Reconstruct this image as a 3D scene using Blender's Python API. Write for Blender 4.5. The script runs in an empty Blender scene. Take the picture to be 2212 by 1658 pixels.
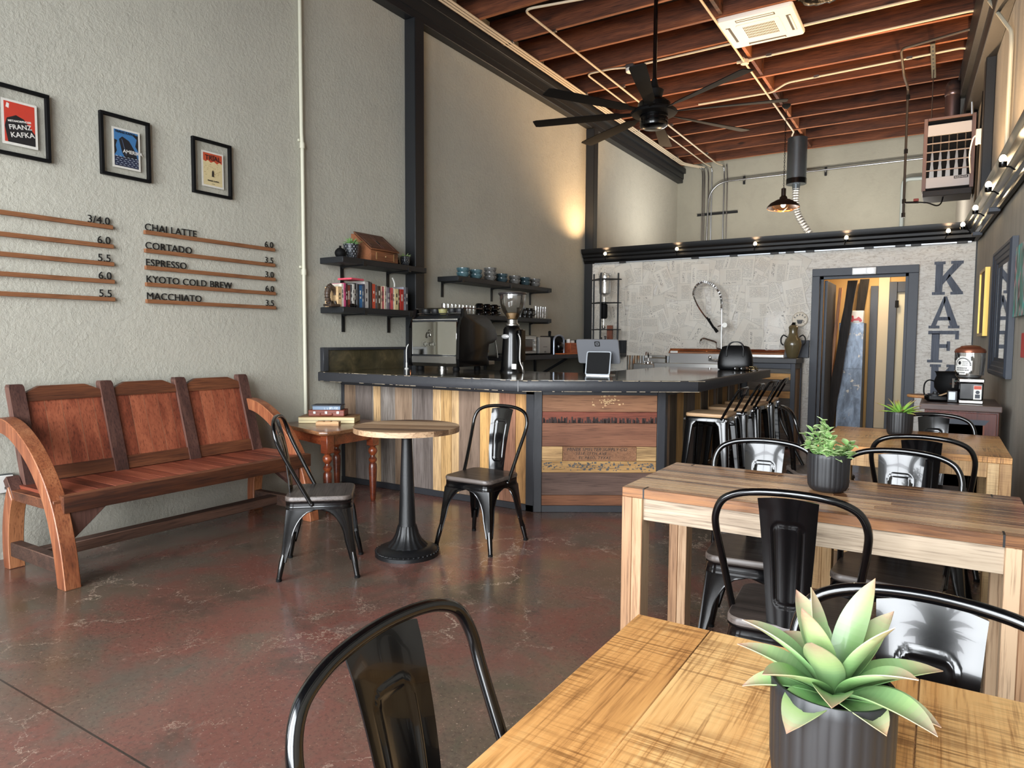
import bpy, bmesh, math, random
from mathutils import Vector, Matrix, Euler
PI = math.pi
rnd = random.Random(11)
SC = bpy.context.scene
COL = SC.collection

def lin(v):
    v /= 255.0
    return v / 12.92 if v <= .04045 else ((v + .055) / 1.055) ** 2.4
def C(r, g, b): return (lin(r), lin(g), lin(b), 1.0)
def R(d): return math.radians(d)

# ------------------------------------------------------------------ mesh builder
class MB:
    def __init__(s):
        s.bm = bmesh.new()
        s.cl = s.bm.loops.layers.float_color.new('Col')
        s.uv = s.bm.loops.layers.uv.new('UVMap')
    def _col(s, faces, col):
        c = col or (1, 1, 1, 1)
        for f in faces:
            for l in f.loops: l[s.cl] = c
    def raw(s, verts, faces, col=None, mi=0, uvs=None):
        vs = [s.bm.verts.new(v) for v in verts]
        out = []
        for f in faces:
            try: nf = s.bm.faces.new([vs[i] for i in f])
            except ValueError: continue
            nf.material_index = mi; out.append(nf)
            if uvs:
                for l, i in zip(nf.loops, f): l[s.uv].uv = uvs[i]
        s._col(out, col)
        return s
    def merge(s, tmp, m=None, col=None, mi=0):
        if m is not None: bmesh.ops.transform(tmp, matrix=m, verts=tmp.verts)
        tmp.verts.index_update()
        vs = [v.co.copy() for v in tmp.verts]
        fs = [[v.index for v in f.verts] for f in tmp.faces]
        tmp.free()
        return s.raw(vs, fs, col, mi)
    def bx(s, x0, x1, y0, y1, z0, z1, bev=0, col=None, mi=0, m=None, seg=1):
        if bev <= 0 and m is None:
            v = [(x0,y0,z0),(x1,y0,z0),(x1,y1,z0),(x0,y1,z0),(x0,y0,z1),(x1,y0,z1),(x1,y1,z1),(x0,y1,z1)]
            return s.raw(v, [(0,3,2,1),(4,5,6,7),(0,1,5,4),(1,2,6,5),(2,3,7,6),(3,0,4,7)], col, mi)
        t = bmesh.new(); bmesh.ops.create_cube(t, size=1)
        bmesh.ops.scale(t, vec=(x1-x0, y1-y0, z1-z0), verts=t.verts)
        if bev > 0: bmesh.ops.bevel(t, geom=t.edges[:], offset=bev, segments=seg, affect='EDGES', profile=.7)
        bmesh.ops.translate(t, vec=((x0+x1)/2, (y0+y1)/2, (z0+z1)/2), verts=t.verts)
        return s.merge(t, m, col, mi)
    def cb(s, c, sz, bev=0, rz=0, rx=0, ry=0, col=None, mi=0, seg=1):
        m = Matrix.Translation(c) @ Euler((rx, ry, rz)).to_matrix().to_4x4()
        a, b, d = sz[0]/2, sz[1]/2, sz[2]/2
        return s.bx(-a, a, -b, b, -d, d, bev, col, mi, m, seg)
    def bar(s, p, q, w, h, bev=0, col=None, up=(0,0,1), mi=0):
        p, q = Vector(p), Vector(q); d = q - p; L = d.length; d.normalize()
        u = Vector(up); sd = d.cross(u)
        if sd.length < 1e-4: sd = d.cross(Vector((1,0,0)))
        sd.normalize(); u = sd.cross(d)
        m = Matrix((sd, d, u)).transposed().to_4x4(); m.translation = (p + q) / 2
        return s.bx(-w/2, w/2, -L/2, L/2, -h/2, h/2, bev, col, mi, m)
    def tube(s, pts, r, n=8, closed=False, col=None, mi=0, caps=True):
        P = [Vector(p) for p in pts]; N = len(P)
        rs = r if isinstance(r, (list, tuple)) else [r] * N
        def tan(i):
            if closed: return (P[(i+1) % N] - P[i-1]).normalized()
            return (P[min(i+1, N-1)] - P[max(i-1, 0)]).normalized()
        t0 = tan(0); nrm = t0.cross(Vector((0,0,1)))
        if nrm.length < .05: nrm = t0.cross(Vector((1,0,0)))
        nrm.normalize(); V = []; F = []; prev = t0
        for i in range(N):
            t = tan(i); ax = prev.cross(t)
            if ax.length > 1e-6: nrm = Matrix.Rotation(prev.angle(t), 3, ax.normalized()) @ nrm
            nrm = (nrm - t * nrm.dot(t)).normalized(); b = t.cross(nrm); prev = t
            for k in range(n):
                a = 2*PI*k/n; V.append(P[i] + (nrm*math.cos(a) + b*math.sin(a)) * rs[i])
        for i in range(N if closed else N-1):
            j = (i+1) % N
            for k in range(n): F.append((i*n+k, i*n+(k+1) % n, j*n+(k+1) % n, j*n+k))
        if caps and not closed: F += [tuple(range(n-1, -1, -1)), tuple((N-1)*n+k for k in range(n))]
        return s.raw(V, F, col, mi)
    def lathe(s, prof, n=24, loc=(0,0,0), m=None, col=None, mi=0, caps=True, rfun=None):
        V = []; F = []; loc = Vector(loc)
        for (r, z) in prof:
            for k in range(n):
                a = 2*PI*k/n; rr = r * (rfun(a, z) if rfun else 1)
                v = Vector((rr*math.cos(a), rr*math.sin(a), z))
                V.append((m @ v if m is not None else v) + loc)
        N = len(prof)
        for i in range(N-1):
            for k in range(n): F.append((i*n+k, i*n+(k+1) % n, (i+1)*n+(k+1) % n, (i+1)*n+k))
        if caps:
            if prof[0][0] > 1e-5: F.append(tuple(range(n-1, -1, -1)))
            if prof[-1][0] > 1e-5: F.append(tuple((N-1)*n+k for k in range(n)))
        return s.raw(V, F, col, mi)
    def cyl(s, p, q, r, r2=None, n=16, col=None, mi=0):
        return s.tube([p, q], [r, r if r2 is None else r2], n, col=col, mi=mi)
    def prism(s, poly, a, b, plane='xy', bev=0, col=None, mi=0, seg=1):
        def f(u, v, w):
            return {'xy': (u, v, w), 'xz': (u, w, v), 'yz': (w, u, v)}[plane]
        n = len(poly); t = bmesh.new()
        A = [t.verts.new(f(u, v, a)) for u, v in poly]; B = [t.verts.new(f(u, v, b)) for u, v in poly]
        t.faces.new(A[::-1]); t.faces.new(B)
        for i in range(n): t.faces.new((A[i], A[(i+1) % n], B[(i+1) % n], B[i]))
        bmesh.ops.recalc_face_normals(t, faces=t.faces)
        if bev: bmesh.ops.bevel(t, geom=t.edges[:], offset=bev, segments=seg, affect='EDGES', profile=.7)
        return s.merge(t, None, col, mi)
    def loft(s, rings, closed=True, caps=True, col=None, mi=0):
        n = len(rings[0]); V = [p for r in rings for p in r]; F = []
        for i in range(len(rings)-1):
            for k in range(n if closed else n-1):
                F.append((i*n+k, i*n+(k+1) % n, (i+1)*n+(k+1) % n, (i+1)*n+k))
        if caps and closed: F += [tuple(range(n-1, -1, -1)), tuple((len(rings)-1)*n+k for k in range(n))]
        return s.raw(V, F, col, mi)
    def sheet(s, fun, nu, nv, th, col=None, mi=0):
        """closed thin sheet: fun(u,v)->(point, normal); u,v in 0..1"""
        f, b = [], []
        for j in range(nv+1):
            for i in range(nu+1):
                p, nm = fun(i/nu, j/nv); f.append(Vector(p)); b.append(Vector(p) - Vector(nm)*th)
        V = f + b; F = []; o = len(f); w = nu+1
        for j in range(nv):
            for i in range(nu):
                a = j*w+i; F.append((a, a+1, a+w+1, a+w)); F.append((o+a, o+a+w, o+a+w+1, o+a+1))
        for i in range(nu):
            F.append((i, o+i, o+i+1, i+1)); a = nv*w+i; F.append((a, a+1, o+a+1, o+a))
        for j in range(nv):
            a = j*w; F.append((a, a+w, o+a+w, o+a)); a = j*w+nu; F.append((a, o+a, o+a+w, a+w))
        return s.raw(V, F, col, mi)
    def sphere(s, c, r, n=12, k=8, sc=(1,1,1), m=None, col=None, mi=0):
        pr = [(max(r*math.sin(PI*i/k), 0), -r*math.cos(PI*i/k)) for i in range(k+1)]
        M = Matrix.Diagonal(sc).to_3x3()
        if m is not None: M = m.to_3x3() @ M
        return s.lathe(pr, n, c, M, col, mi, caps=False)
    def text(s, body, size, m, ext=.002, align='LEFT', col=None, mi=0, sp=1.0, sx=1.0, off=0.0):
        cu = bpy.data.curves.new('t', 'FONT'); cu.body = body; cu.size = size; cu.extrude = ext
        cu.align_x = align; cu.resolution_u = 3; cu.space_character = sp; cu.offset = off
        ob = bpy.data.objects.new('t', cu); COL.objects.link(ob)
        dg = bpy.context.evaluated_depsgraph_get(); dg.update()
        me = bpy.data.meshes.new_from_object(ob.evaluated_get(dg))
        t = bmesh.new(); t.from_mesh(me)
        bpy.data.objects.remove(ob); bpy.data.curves.remove(cu); bpy.data.meshes.remove(me)
        return s.merge(t, m @ Matrix.Diagonal((sx, 1, 1, 1)), col, mi)
    def build(s, name, mat, parent=None, world=False, smooth=38):
        bmesh.ops.remove_doubles(s.bm, verts=s.bm.verts, dist=1e-6)
        bmesh.ops.recalc_face_normals(s.bm, faces=s.bm.faces)
        me = bpy.data.meshes.new(name); s.bm.to_mesh(me); s.bm.free()
        for m in (mat if isinstance(mat, (list, tuple)) else [mat]): me.materials.append(m)
        ob = bpy.data.objects.new(name, me); COL.objects.link(ob)
        if parent is not None:
            ob.parent = parent
            if world: me.transform(wm(parent).inverted())
        if smooth and me.polygons:
            me.polygons.foreach_set('use_smooth', [True]*len(me.polygons))
            me.set_sharp_from_angle(angle=R(smooth))
        return ob

def wm(o):
    m = Matrix.LocRotScale(o.location, o.rotation_euler, o.scale)
    return wm(o.parent) @ m if o.parent else m
def tag(o, label, cat, group=None, kind=None):
    if label: o['label'] = label
    if cat: o['category'] = cat
    if group: o['group'] = group
    if kind: o['kind'] = kind
    return o
def T(name, label, cat, loc=(0,0,0), rz=0, group=None):
    o = bpy.data.objects.new(name, None); o.empty_display_size = .05; COL.objects.link(o)
    o.location = loc; o.rotation_euler = (0, 0, rz)
    return tag(o, label, cat, group)
def one(mb, name, mat, label, cat, group=None, smooth=38, org=None):
    """a thing that is one mesh, built in world coordinates; its origin goes to its base"""
    o = mb.build(name, mat, None, smooth=smooth); me = o.data
    xs = [v.co for v in me.vertices]
    if org is None:
        org = Vector(((min(p.x for p in xs)+max(p.x for p in xs))/2, (min(p.y for p in xs)+max(p.y for p in xs))/2, min(p.z for p in xs)))
    me.transform(Matrix.Translation(-Vector(org))); o.location = org
    return tag(o, label, cat, group)
def S(mb, name, mat, parent=None, smooth=38):
    o = mb.build(name, mat, parent, smooth=smooth)
    if parent is None: o['kind'] = 'structure'
    return o
def dup(root, loc, rz=None, label=None, group=None):
    def cp(o, par):
        c = o.copy(); COL.objects.link(c); c.parent = par
        for ch in list(o.children): cp(ch, c)
        return c
    r = cp(root, None); r.location = loc
    if rz is not None: r.rotation_euler = (0, 0, rz)
    if label: r['label'] = label
    if group: r['group'] = group
    return r
def cr(pts, n=8, closed=False):
    """Catmull-Rom through points"""
    P = [Vector(p) for p in pts]; out = []; N = len(P)
    g = (lambda i: P[i % N]) if closed else (lambda i: P[max(0, min(N-1, i))])
    for i in range(N if closed else N-1):
        a, b, c, d = g(i-1), g(i), g(i+1), g(i+2)
        for k in range(n):
            t = k/n
            out.append(.5*((2*b)+(c-a)*t+(2*a-5*b+4*c-d)*t*t+(3*b-a-3*c+d)*t**3))
    if not closed: out.append(P[-1])
    return out
def rrect(hx, hy, r, n=4):
    o = []
    for cx, cy, a0 in ((hx-r, hy-r, 0), (-hx+r, hy-r, PI/2), (-hx+r, -hy+r, PI), (hx-r, -hy+r, 1.5*PI)):
        for k in range(n+1):
            a = a0 + PI/2*k/n; o.append((cx+r*math.cos(a), cy+r*math.sin(a)))
    return o

# ------------------------------------------------------------------ materials
class NT:
    def __init__(s, name):
        s.m = bpy.data.materials.new(name); s.m.use_nodes = True; s.t = s.m.node_tree
        s.b = s.t.nodes['Principled BSDF']; s.out = s.t.nodes['Material Output']
    def n(s, typ, **kw):
        nd = s.t.nodes.new(typ)
        for k, v in kw.items():
            if k.startswith('_'): setattr(nd, k[1:], v)
            else:
                i = nd.inputs[k.replace('__', ' ')] if not k.startswith('i') or not k[1:].isdigit() else nd.inputs[int(k[1:])]
                s.set(i, v)
        return nd
    def set(s, inp, v):
        if isinstance(v, bpy.types.NodeSocket): s.t.links.new(v, inp)
        else: inp.default_value = v
    def B(s, **kw):
        for k, v in kw.items(): s.set(s.b.inputs[k.replace('_', ' ')], v)
        return s
    def coord(s, which='Object', scale=(1,1,1), rot=(0,0,0), loc=(0,0,0)):
        tc = s.n('ShaderNodeTexCoord')
        mp = s.n('ShaderNodeMapping', Vector=tc.outputs[which], Scale=scale, Rotation=rot, Location=loc)
        return mp.outputs[0]
    def noise(s, vec, scale, detail=4, rough=.55, dist=0, w=None):
        nd = s.n('ShaderNodeTexNoise', Vector=vec, Scale=scale, Detail=detail, Roughness=rough, Distortion=dist)
        return nd.outputs[0]
    def ramp(s, fac, stops):
        nd = s.n('ShaderNodeValToRGB', i0=fac); e = nd.color_ramp.elements
        while len(e) > 1: e.remove(e[-1])
        e[0].position, e[0].color = stops[0][0], _c(stops[0][1])
        for p, c in stops[1:]: k = e.new(p); k.color = _c(c)
        return nd.outputs[0]
    def mix(s, fac, a, b, mode='MIX'):
        nd = s.n('ShaderNodeMix', _data_type='RGBA', _blend_type=mode)
        s.set(nd.inputs[0], fac); s.set(nd.inputs[6], a); s.set(nd.inputs[7], b)
        return nd.outputs[2]
    def math(s, op, a, b=0.0, c=0.0):
        nd = s.n('ShaderNodeMath', _operation=op); s.set(nd.inputs[0], a); s.set(nd.inputs[1], b); s.set(nd.inputs[2], c)
        return nd.outputs[0]
    def bump(s, h, strength=.3, dist=.01, normal=None):
        nd = s.n('ShaderNodeBump', Height=h, Strength=strength, Distance=dist)
        if normal is not None: s.set(nd.inputs['Normal'], normal)
        s.set(s.b.inputs['Normal'], nd.outputs[0]); return nd.outputs[0]
def _c(c): return (c, c, c, 1) if isinstance(c, (int, float)) else (tuple(c) if len(c) == 4 else (*c, 1))

def plain(name, col, rough=.5, metal=0., bump=0., bscale=60, coat=0., spec=.5, var=0.):
    k = NT(name); k.B(Base_Color=col, Roughness=rough, Metallic=metal, Coat_Weight=coat, Specular_IOR_Level=spec)
    if var:
        nz = k.noise(k.coord(), 9, 5)
        k.B(Base_Color=k.mix(k.math('MULTIPLY', nz, var), col, tuple(x*.35 for x in col[:3])+(1,)))
    if bump: k.bump(k.noise(k.coord(), bscale, 3), bump, .004)
    return k.m
def wood(name, dark, mid, light, axis='x', grain=1.0, rough=.45, island=.5, bump=.12, coat=0., attr=False, fine=1.0, knots=False, seed=0, plankvar=None, saw=0.):
    """grain runs along axis; each board (mesh island) gets its own tone"""
    k = NT(name)
    ax = 'xyz'.index(axis); sc = [9*grain]*3; sc[ax] = .9*grain
    geo = k.n('ShaderNodeNewGeometry'); rp = geo.outputs['Random Per Island']
    tc = k.n('ShaderNodeTexCoord')
    off = k.n('ShaderNodeCombineXYZ', X=k.math('MULTIPLY', rp, 7.3), Y=k.math('MULTIPLY', rp, 3.1), Z=k.math('MULTIPLY', rp, 5.7))
    ad = k.n('ShaderNodeVectorMath', _operation='ADD'); k.set(ad.inputs[0], tc.outputs['Object']); k.set(ad.inputs[1], off.outputs[0])
    v = k.n('ShaderNodeMapping', Vector=ad.outputs[0], Scale=sc, Location=(seed, seed*.7, seed*.3)).outputs[0]
    a = k.noise(v, 1.6, 6, .62, .6)
    sc2 = [60*fine]*3; sc2[ax] = 2.2*fine
    v2 = k.n('ShaderNodeMapping', Vector=ad.outputs[0], Scale=sc2).outputs[0]
    b = k.noise(v2, 2.2, 4, .6)
    f = k.math('ADD', k.math('MULTIPLY', a, .75), k.math('MULTIPLY', b, .35))
    f = k.math('ADD', f, k.math('MULTIPLY', k.math('SUBTRACT', rp, .5), island))
    c = k.ramp(f, [(.28, dark), (.5, mid), (.74, light)])
    c = k.mix(k.ramp(b, [(.30, .55), (.46, 0)]), c, tuple(x*.42 for x in dark[:3])+(1,))
    if saw:
        sc3 = [3.0]*3; sc3[ax] = 95; v3 = k.n('ShaderNodeMapping', Vector=ad.outputs[0], Scale=sc3).outputs[0]
        sw = k.noise(v3, 1.6, 3, .6); msk = k.ramp(k.noise(tc.outputs['Object'], 5.5, 3), [(.42, 0.), (.62, 1.)])
        c = k.mix(k.math('MULTIPLY', k.math('MULTIPLY', k.ramp(sw, [(.40, 1.), (.54, 0.)]), msk), saw), c, tuple(x*.5 for x in dark[:3])+(1,))
    if knots:
        vo = k.n('ShaderNodeTexVoronoi', Vector=k.n('ShaderNodeMapping', Vector=ad.outputs[0], Scale=[1.4 if i == ax else 4.5 for i in range(3)]).outputs[0], Scale=1.0)
        c = k.mix(k.ramp(vo.outputs[0], [(.05, .85), (.13, 0)]), c, tuple(x*.35 for x in dark[:3])+(1,))
    if attr:
        at = k.n('ShaderNodeAttribute', _attribute_name='Col')
        c = k.mix(1.0, c, at.outputs[0], 'MULTIPLY')
    k.B(Base_Color=c, Roughness=k.ramp(b, [(.2, min(1, rough+.15)), (.7, rough)]), Coat_Weight=coat, Coat_Roughness=.15)
    if bump: k.bump(k.math('ADD', k.math('MULTIPLY', b, .5), a), bump, .004)
    return k.m
def attrmat(name, rough=.6, bump=0., grunge=.25):
    """base colour comes from each face's own colour"""
    k = NT(name); at = k.n('ShaderNodeAttribute', _attribute_name='Col')
    nz = k.noise(k.coord(), 45, 4)
    k.B(Base_Color=k.mix(k.math('MULTIPLY', k.ramp(nz, [(.4, 1.), (.65, 0.)]), grunge), at.outputs[0], (.05, .045, .04, 1)), Roughness=rough)
    return k.m
def glass(name, tint=(1,1,1,1), refl=.16, rough=.02, fres=.75):
    k = NT(name); t = k.t
    tr = k.n('ShaderNodeBsdfTransparent', Color=tint); gl = k.n('ShaderNodeBsdfGlossy', Color=(1,1,1,1), Roughness=rough)
    lw = k.n('ShaderNodeLayerWeight', Blend=.35)
    fac = k.math('ADD', k.math('MULTIPLY', lw.outputs['Fresnel'], fres), refl*.3)
    mx = k.n('ShaderNodeMixShader', i0=fac, i1=tr.outputs[0], i2=gl.outputs[0])
    t.links.new(mx.outputs[0], k.out.inputs[0]); t.nodes.remove(k.b)
    return k.m
def emit(name, col, st):
    k = NT(name); k.B(Base_Color=(0,0,0,1), Emission_Color=col, Emission_Strength=st); return k.m
def reframe(o, rz):
    o.data.transform(Matrix.Rotation(-rz, 4, 'Z')); o.rotation_euler = (0, 0, rz); return o
def plaster(name, col, col2, bump=.5, streak=0., rough=.85):
    k = NT(name); v = k.coord()
    big = k.noise(v, .9, 5, .6); med = k.noise(v, 7, 5, .6, .4); fin = k.noise(v, 34, 5, .65)
    c = k.mix(k.ramp(big, [(.35, 0.), (.68, 1.)]), col, col2)
    c = k.mix(k.ramp(med, [(.30, .22), (.5, 0.)]), c, tuple(x*.72 for x in col[:3])+(1,))
    if streak:
        sv = k.coord(scale=(5, 5, .5)); st = k.noise(sv, 1.3, 5, .6)
        c = k.mix(k.math('MULTIPLY', k.ramp(st, [(.42, 1.), (.62, 0.)]), streak), c, tuple(x*.6 for x in col[:3])+(1,))
    k.B(Base_Color=c, Roughness=rough, Specular_IOR_Level=.35)
    rid = k.ramp(k.noise(v, 22, 6, .75, .5), [(.48, 0.), (.66, 1.)])
    h = k.math('ADD', k.math('MULTIPLY', fin, .7), k.math('ADD', k.math('MULTIPLY', rid, .22), k.math('MULTIPLY', med, .35)))
    k.bump(h, bump, .012)
    return k.m
# ------------------------------------------------------------------ shared materials
M = {}
M['wall'] = plaster('plaster_greige', C(194,191,177), C(186,183,170), .6)
M['wall_r'] = plaster('plaster_right', C(182,176,164), C(168,162,150), .3, streak=.35)
M['wall_b'] = plaster('plaster_back', C(172,168,152), C(163,159,144), .25)
M['black'] = plain('black_paint', C(27,29,32), .5, bump=.25, bscale=40)
M['black_gloss'] = plain('black_gloss_paint', C(6,6,7), .2, coat=.1, spec=.45)
M['blackmetal'] = plain('black_steel', C(6,6,7), .16, metal=.0, coat=.35, spec=.5, bump=.02, bscale=18)
M['mould'] = plain('black_moulding_paint', C(7,7,9), .42, spec=.3)
M['iron'] = plain('cast_iron_black', C(15,16,18), .42, bump=.2, bscale=90)
M['matte_black'] = plain('matte_black', C(9,9,10), .7, spec=.2)
M['chrome'] = plain('chrome', C(225,226,228), .1, metal=1)
M['steel'] = plain('brushed_steel', C(176,174,170), .3, metal=1, bump=.05, bscale=120)
M['galv'] = plain('galvanised_steel', C(116,124,130), .38, metal=.9, var=.35)
M['conduit'] = plain('painted_conduit', C(208,192,166), .5)
M['conduit_grey'] = plain('bare_conduit', C(176,178,180), .3, metal=1)
M['pipe_wall'] = plain('pipe_painted', C(205,202,182), .5)
M['white'] = plain('white_enamel', C(232,230,224), .4)
M['trimgrey'] = plain('charcoal_trim_paint', C(62,67,77), .5, bump=.3, bscale=25, var=.25)
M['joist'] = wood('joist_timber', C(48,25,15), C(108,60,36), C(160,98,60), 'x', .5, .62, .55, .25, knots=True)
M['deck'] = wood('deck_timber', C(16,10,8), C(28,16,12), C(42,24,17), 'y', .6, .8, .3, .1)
M['reclaim'] = wood('reclaimed_boards', C(120,108,98), C(205,196,186), C(255,250,242), 'z', .8, .62, .18, .35, attr=True)
M['reclaim_h'] = wood('reclaimed_boards_h', C(105,90,80), C(205,194,184), C(255,250,240), 'x', .55, .6, .18, .35, attr=True)
M['mango'] = wood('mango_wood', C(132,80,38), C(192,134,74), C(226,180,118), 'x', .5, .32, .22, .06, coat=.2, saw=.75)
M['mango_y'] = wood('mango_wood_rough', C(138,86,42), C(206,150,88), C(236,194,132), 'y', .5, .34, .16, .06, coat=.2, saw=.7)
M['mango_leg'] = wood('mango_leg', C(140,100,62), C(184,146,100), C(208,176,130), 'z', .6, .45, .3, .08, saw=.3)
M['sheesham'] = wood('sheesham_top', C(88,56,36), C(150,106,72), C(194,156,116), 'x', .55, .2, .55, .05, coat=.45)
M['sheesham_leg'] = wood('sheesham_leg', C(120,84,56), C(166,128,94), C(196,166,134), 'z', .6, .5, .6, .08)
M['sheesham_rail'] = wood('sheesham_rail', C(112,92,74), C(168,150,128), C(200,182,160), 'x', .6, .5, .4, .08)
M['bench'] = wood('bench_redwood', C(74,32,20), C(126,62,42), C(166,94,66), 'z', .7, .42, .4, .1, coat=.12)
M['bench_seat'] = wood('bench_seat_wood', C(78,34,22), C(132,64,44), C(170,94,68), 'x', .7, .42, .3, .1, coat=.12)
M['bench_dark'] = wood('bench_post_wood', C(40,25,22), C(72,46,40), C(104,72,62), 'z', .7, .5, .35, .12)
M['bench_rail'] = wood('bench_rail_wood', C(52,27,17), C(94,53,33), C(136,84,54), 'y', .6, .45, .35, .14)
M['bench_arm'] = wood('bench_arm_wood', C(86,44,28), C(142,82,52), C(182,122,82), 'z', .8, .42, .3, .1, coat=.12)
M['bench_str'] = wood('bench_stretcher_wood', C(40,28,22), C(70,48,38), C(100,72,58), 'y', .8, .6, .35, .15)
M['seatwood'] = wood('dark_seat_wood', C(36,32,30), C(66,58,54), C(98,88,82), 'x', 1.2, .38, .3, .15, coat=.12)
M['stoolwood'] = wood('stool_seat_wood', C(150,112,78), C(190,152,112), C(214,182,146), 'y', .8, .45, .3, .1)
M['sidewood'] = wood('side_table_wood', C(56,23,12), C(102,45,24), C(148,74,40), 'x', .8, .28, .2, .06, coat=.4)
M['sidetop'] = wood('side_table_top_wood', C(60,36,22), C(104,68,44), C(146,102,68), 'x', .6, .3, .2, .06, coat=.4)
M['bistro'] = wood('bistro_top_wood', C(92,68,50), C(150,118,88), C(188,158,126), 'x', .55, .45, .55, .12)
M['counter'] = plain('counter_edge_paint', C(46,47,51), .42, bump=.3, bscale=30)
M['rail_wood'] = wood('menu_rail_wood', C(82,49,29), C(126,80,50), C(158,108,72), 'y', .8, .5, .3, .08)
M['attr'] = attrmat('coloured_covers', .55)
M['attr_gloss'] = attrmat('coloured_print', .45, grunge=.06)
M['glass'] = glass('clear_glass')
M['acrylic'] = glass('clear_acrylic', (.995,.995,.995,1), .0, .05, .05)
M['leather'] = plain('black_leather', C(8,9,12), .38, bump=.2, bscale=160, spec=.35)
M['ink'] = plain('black_letters', C(20,20,20), .5)
M['bulb'] = emit('lit_bulb', (1,.74,.42,1), 28)

# counter top: dark stained board with a glossy lacquer
k = NT('lacquered_counter_top'); v = k.coord(scale=(1,5,5)); a = k.noise(v, 2.2, 6, .65, .8)
k.B(Base_Color=k.ramp(a, [(.3, C(30,28,22)), (.55, C(66,60,46)), (.75, C(96,84,62))]), Roughness=.16, Coat_Weight=.7, Coat_Roughness=.06)
k.bump(a, .04, .004); M['countertop'] = k.m
k = NT('stained_splash_panel'); a = k.noise(k.coord(), 5, 6, .65, 1.2)
k.B(Base_Color=k.ramp(a, [(.3, C(44,42,30)), (.55, C(78,70,48)), (.78, C(124,106,76))]), Roughness=.35); M['splash'] = k.m

# stained concrete floor
k = NT('acid_stained_concrete'); v = k.coord()
wv = k.n('ShaderNodeVectorMath', _operation='ADD'); k.set(wv.inputs[0], v)
wn = k.n('ShaderNodeTexNoise', Vector=v, Scale=1.3, Detail=5); wsc = k.n('ShaderNodeVectorMath', _operation='SCALE'); k.set(wsc.inputs[0], wn.outputs['Color']); k.set(wsc.inputs['Scale'], .55)
k.set(wv.inputs[1], wsc.outputs[0])
a = k.noise(wv.outputs[0], .75, 6, .62, .5); b = k.noise(wv.outputs[0], 2.6, 7, .66, .4); d = k.noise(v, 26, 6, .7)
base = k.ramp(k.math('ADD', k.math('MULTIPLY', a, .68), k.math('MULTIPLY', b, .34)), [(.36, C(80,74,60)), (.44, C(98,80,68)), (.50, C(108,74,64)), (.56, C(112,70,61)), (.62, C(104,84,76)), (.70, C(120,86,74))])
base = k.mix(k.ramp(k.noise(wv.outputs[0], .9, 6, .62), [(.50, 0.), (.60, .85)]), base, C(88,82,72))
base = k.mix(k.ramp(k.noise(wv.outputs[0], 2.1, 6, .65), [(.55, 0.), (.66, .6)]), base, C(70,62,54))
base = k.mix(k.ramp(k.noise(v, 52, 6, .75), [(.36, .55), (.50, 0.)]), base, C(60,48,42))
base = k.mix(k.ramp(k.noise(v, 19, 7, .8), [(.60, 0.), (.68, .5)]), base, C(158,124,108))
base = k.mix(k.ramp(k.noise(v, 95, 3, .6), [(.66, 0.), (.70, .7)]), base, C(184,160,142))
def cracks(scale, w, disp, msk):
    dv = k.n('ShaderNodeVectorMath', _operation='ADD'); k.set(dv.inputs[0], v)
    nn = k.n('ShaderNodeTexNoise', Vector=v, Scale=3.2, Detail=6, Roughness=.7); s2 = k.n('ShaderNodeVectorMath', _operation='SCALE'); k.set(s2.inputs[0], nn.outputs['Color']); k.set(s2.inputs['Scale'], disp)
    k.set(dv.inputs[1], s2.outputs[0])
    vo = k.n('ShaderNodeTexVoronoi', Vector=dv.outputs[0], Scale=scale, _feature='DISTANCE_TO_EDGE')
    ln = k.ramp(vo.outputs[0], [(0., 1.), (w, 0.)])
    return k.math('MULTIPLY', ln, k.ramp(k.noise(v, msk, 4), [(.47, 0.), (.6, 1.)]))
ck = k.math('MAXIMUM', cracks(.7, .0045, .62, 1.2), k.math('MULTIPLY', cracks(1.7, .007, .55, 2.3), .7))
base = k.mix(k.math('MULTIPLY', ck, .85), base, C(198,176,156))
sep = k.n('ShaderNodeSeparateXYZ', Vector=v)
jt = k.math('LESS_THAN', k.math('ABSOLUTE', k.math('SUBTRACT', sep.outputs[1], 1.18)), .004)
base = k.mix(jt, base, C(44,34,30))
k.B(Base_Color=base, Roughness=k.ramp(b, [(.3, .17), (.7, .34)]), Coat_Weight=.25, Coat_Roughness=.12, Specular_IOR_Level=.5)
k.bump(k.math('SUBTRACT', k.math('MULTIPLY', d, .4), k.math('MULTIPLY', ck, .6)), .07, .006)
M['floor'] = k.m

# pages: each sheet has its own UVs; the print is lines of broken grey text
k = NT('printed_pages'); tc = k.n('ShaderNodeTexCoord'); geo = k.n('ShaderNodeNewGeometry'); rp = geo.outputs['Random Per Island']
uv = k.n('ShaderNodeSeparateXYZ', Vector=tc.outputs['UV']); U, W = uv.outputs[0], uv.outputs[1]
rows = k.math('ADD', 15, k.math('MULTIPLY', k.math('FRACT', k.math('MULTIPLY', rp, 17.7)), 16))
vr = k.math('MULTIPLY', W, rows); rowid = k.math('FLOOR', vr); fr = k.math('FRACT', vr)
line = k.math('MULTIPLY', k.math('GREATER_THAN', fr, .35), k.math('LESS_THAN', fr, .68))
cv = k.n('ShaderNodeCombineXYZ', X=k.math('MULTIPLY', U, 26), Y=k.math('MULTIPLY', rowid, 3.7), Z=k.math('MULTIPLY', rp, 90))
wd = k.math('GREATER_THAN', k.noise(cv.outputs[0], 1., 2), .45)
colsplit = k.math('MULTIPLY', k.math('FRACT', k.math('MULTIPLY', rp, 5.3)), .5)
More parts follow.
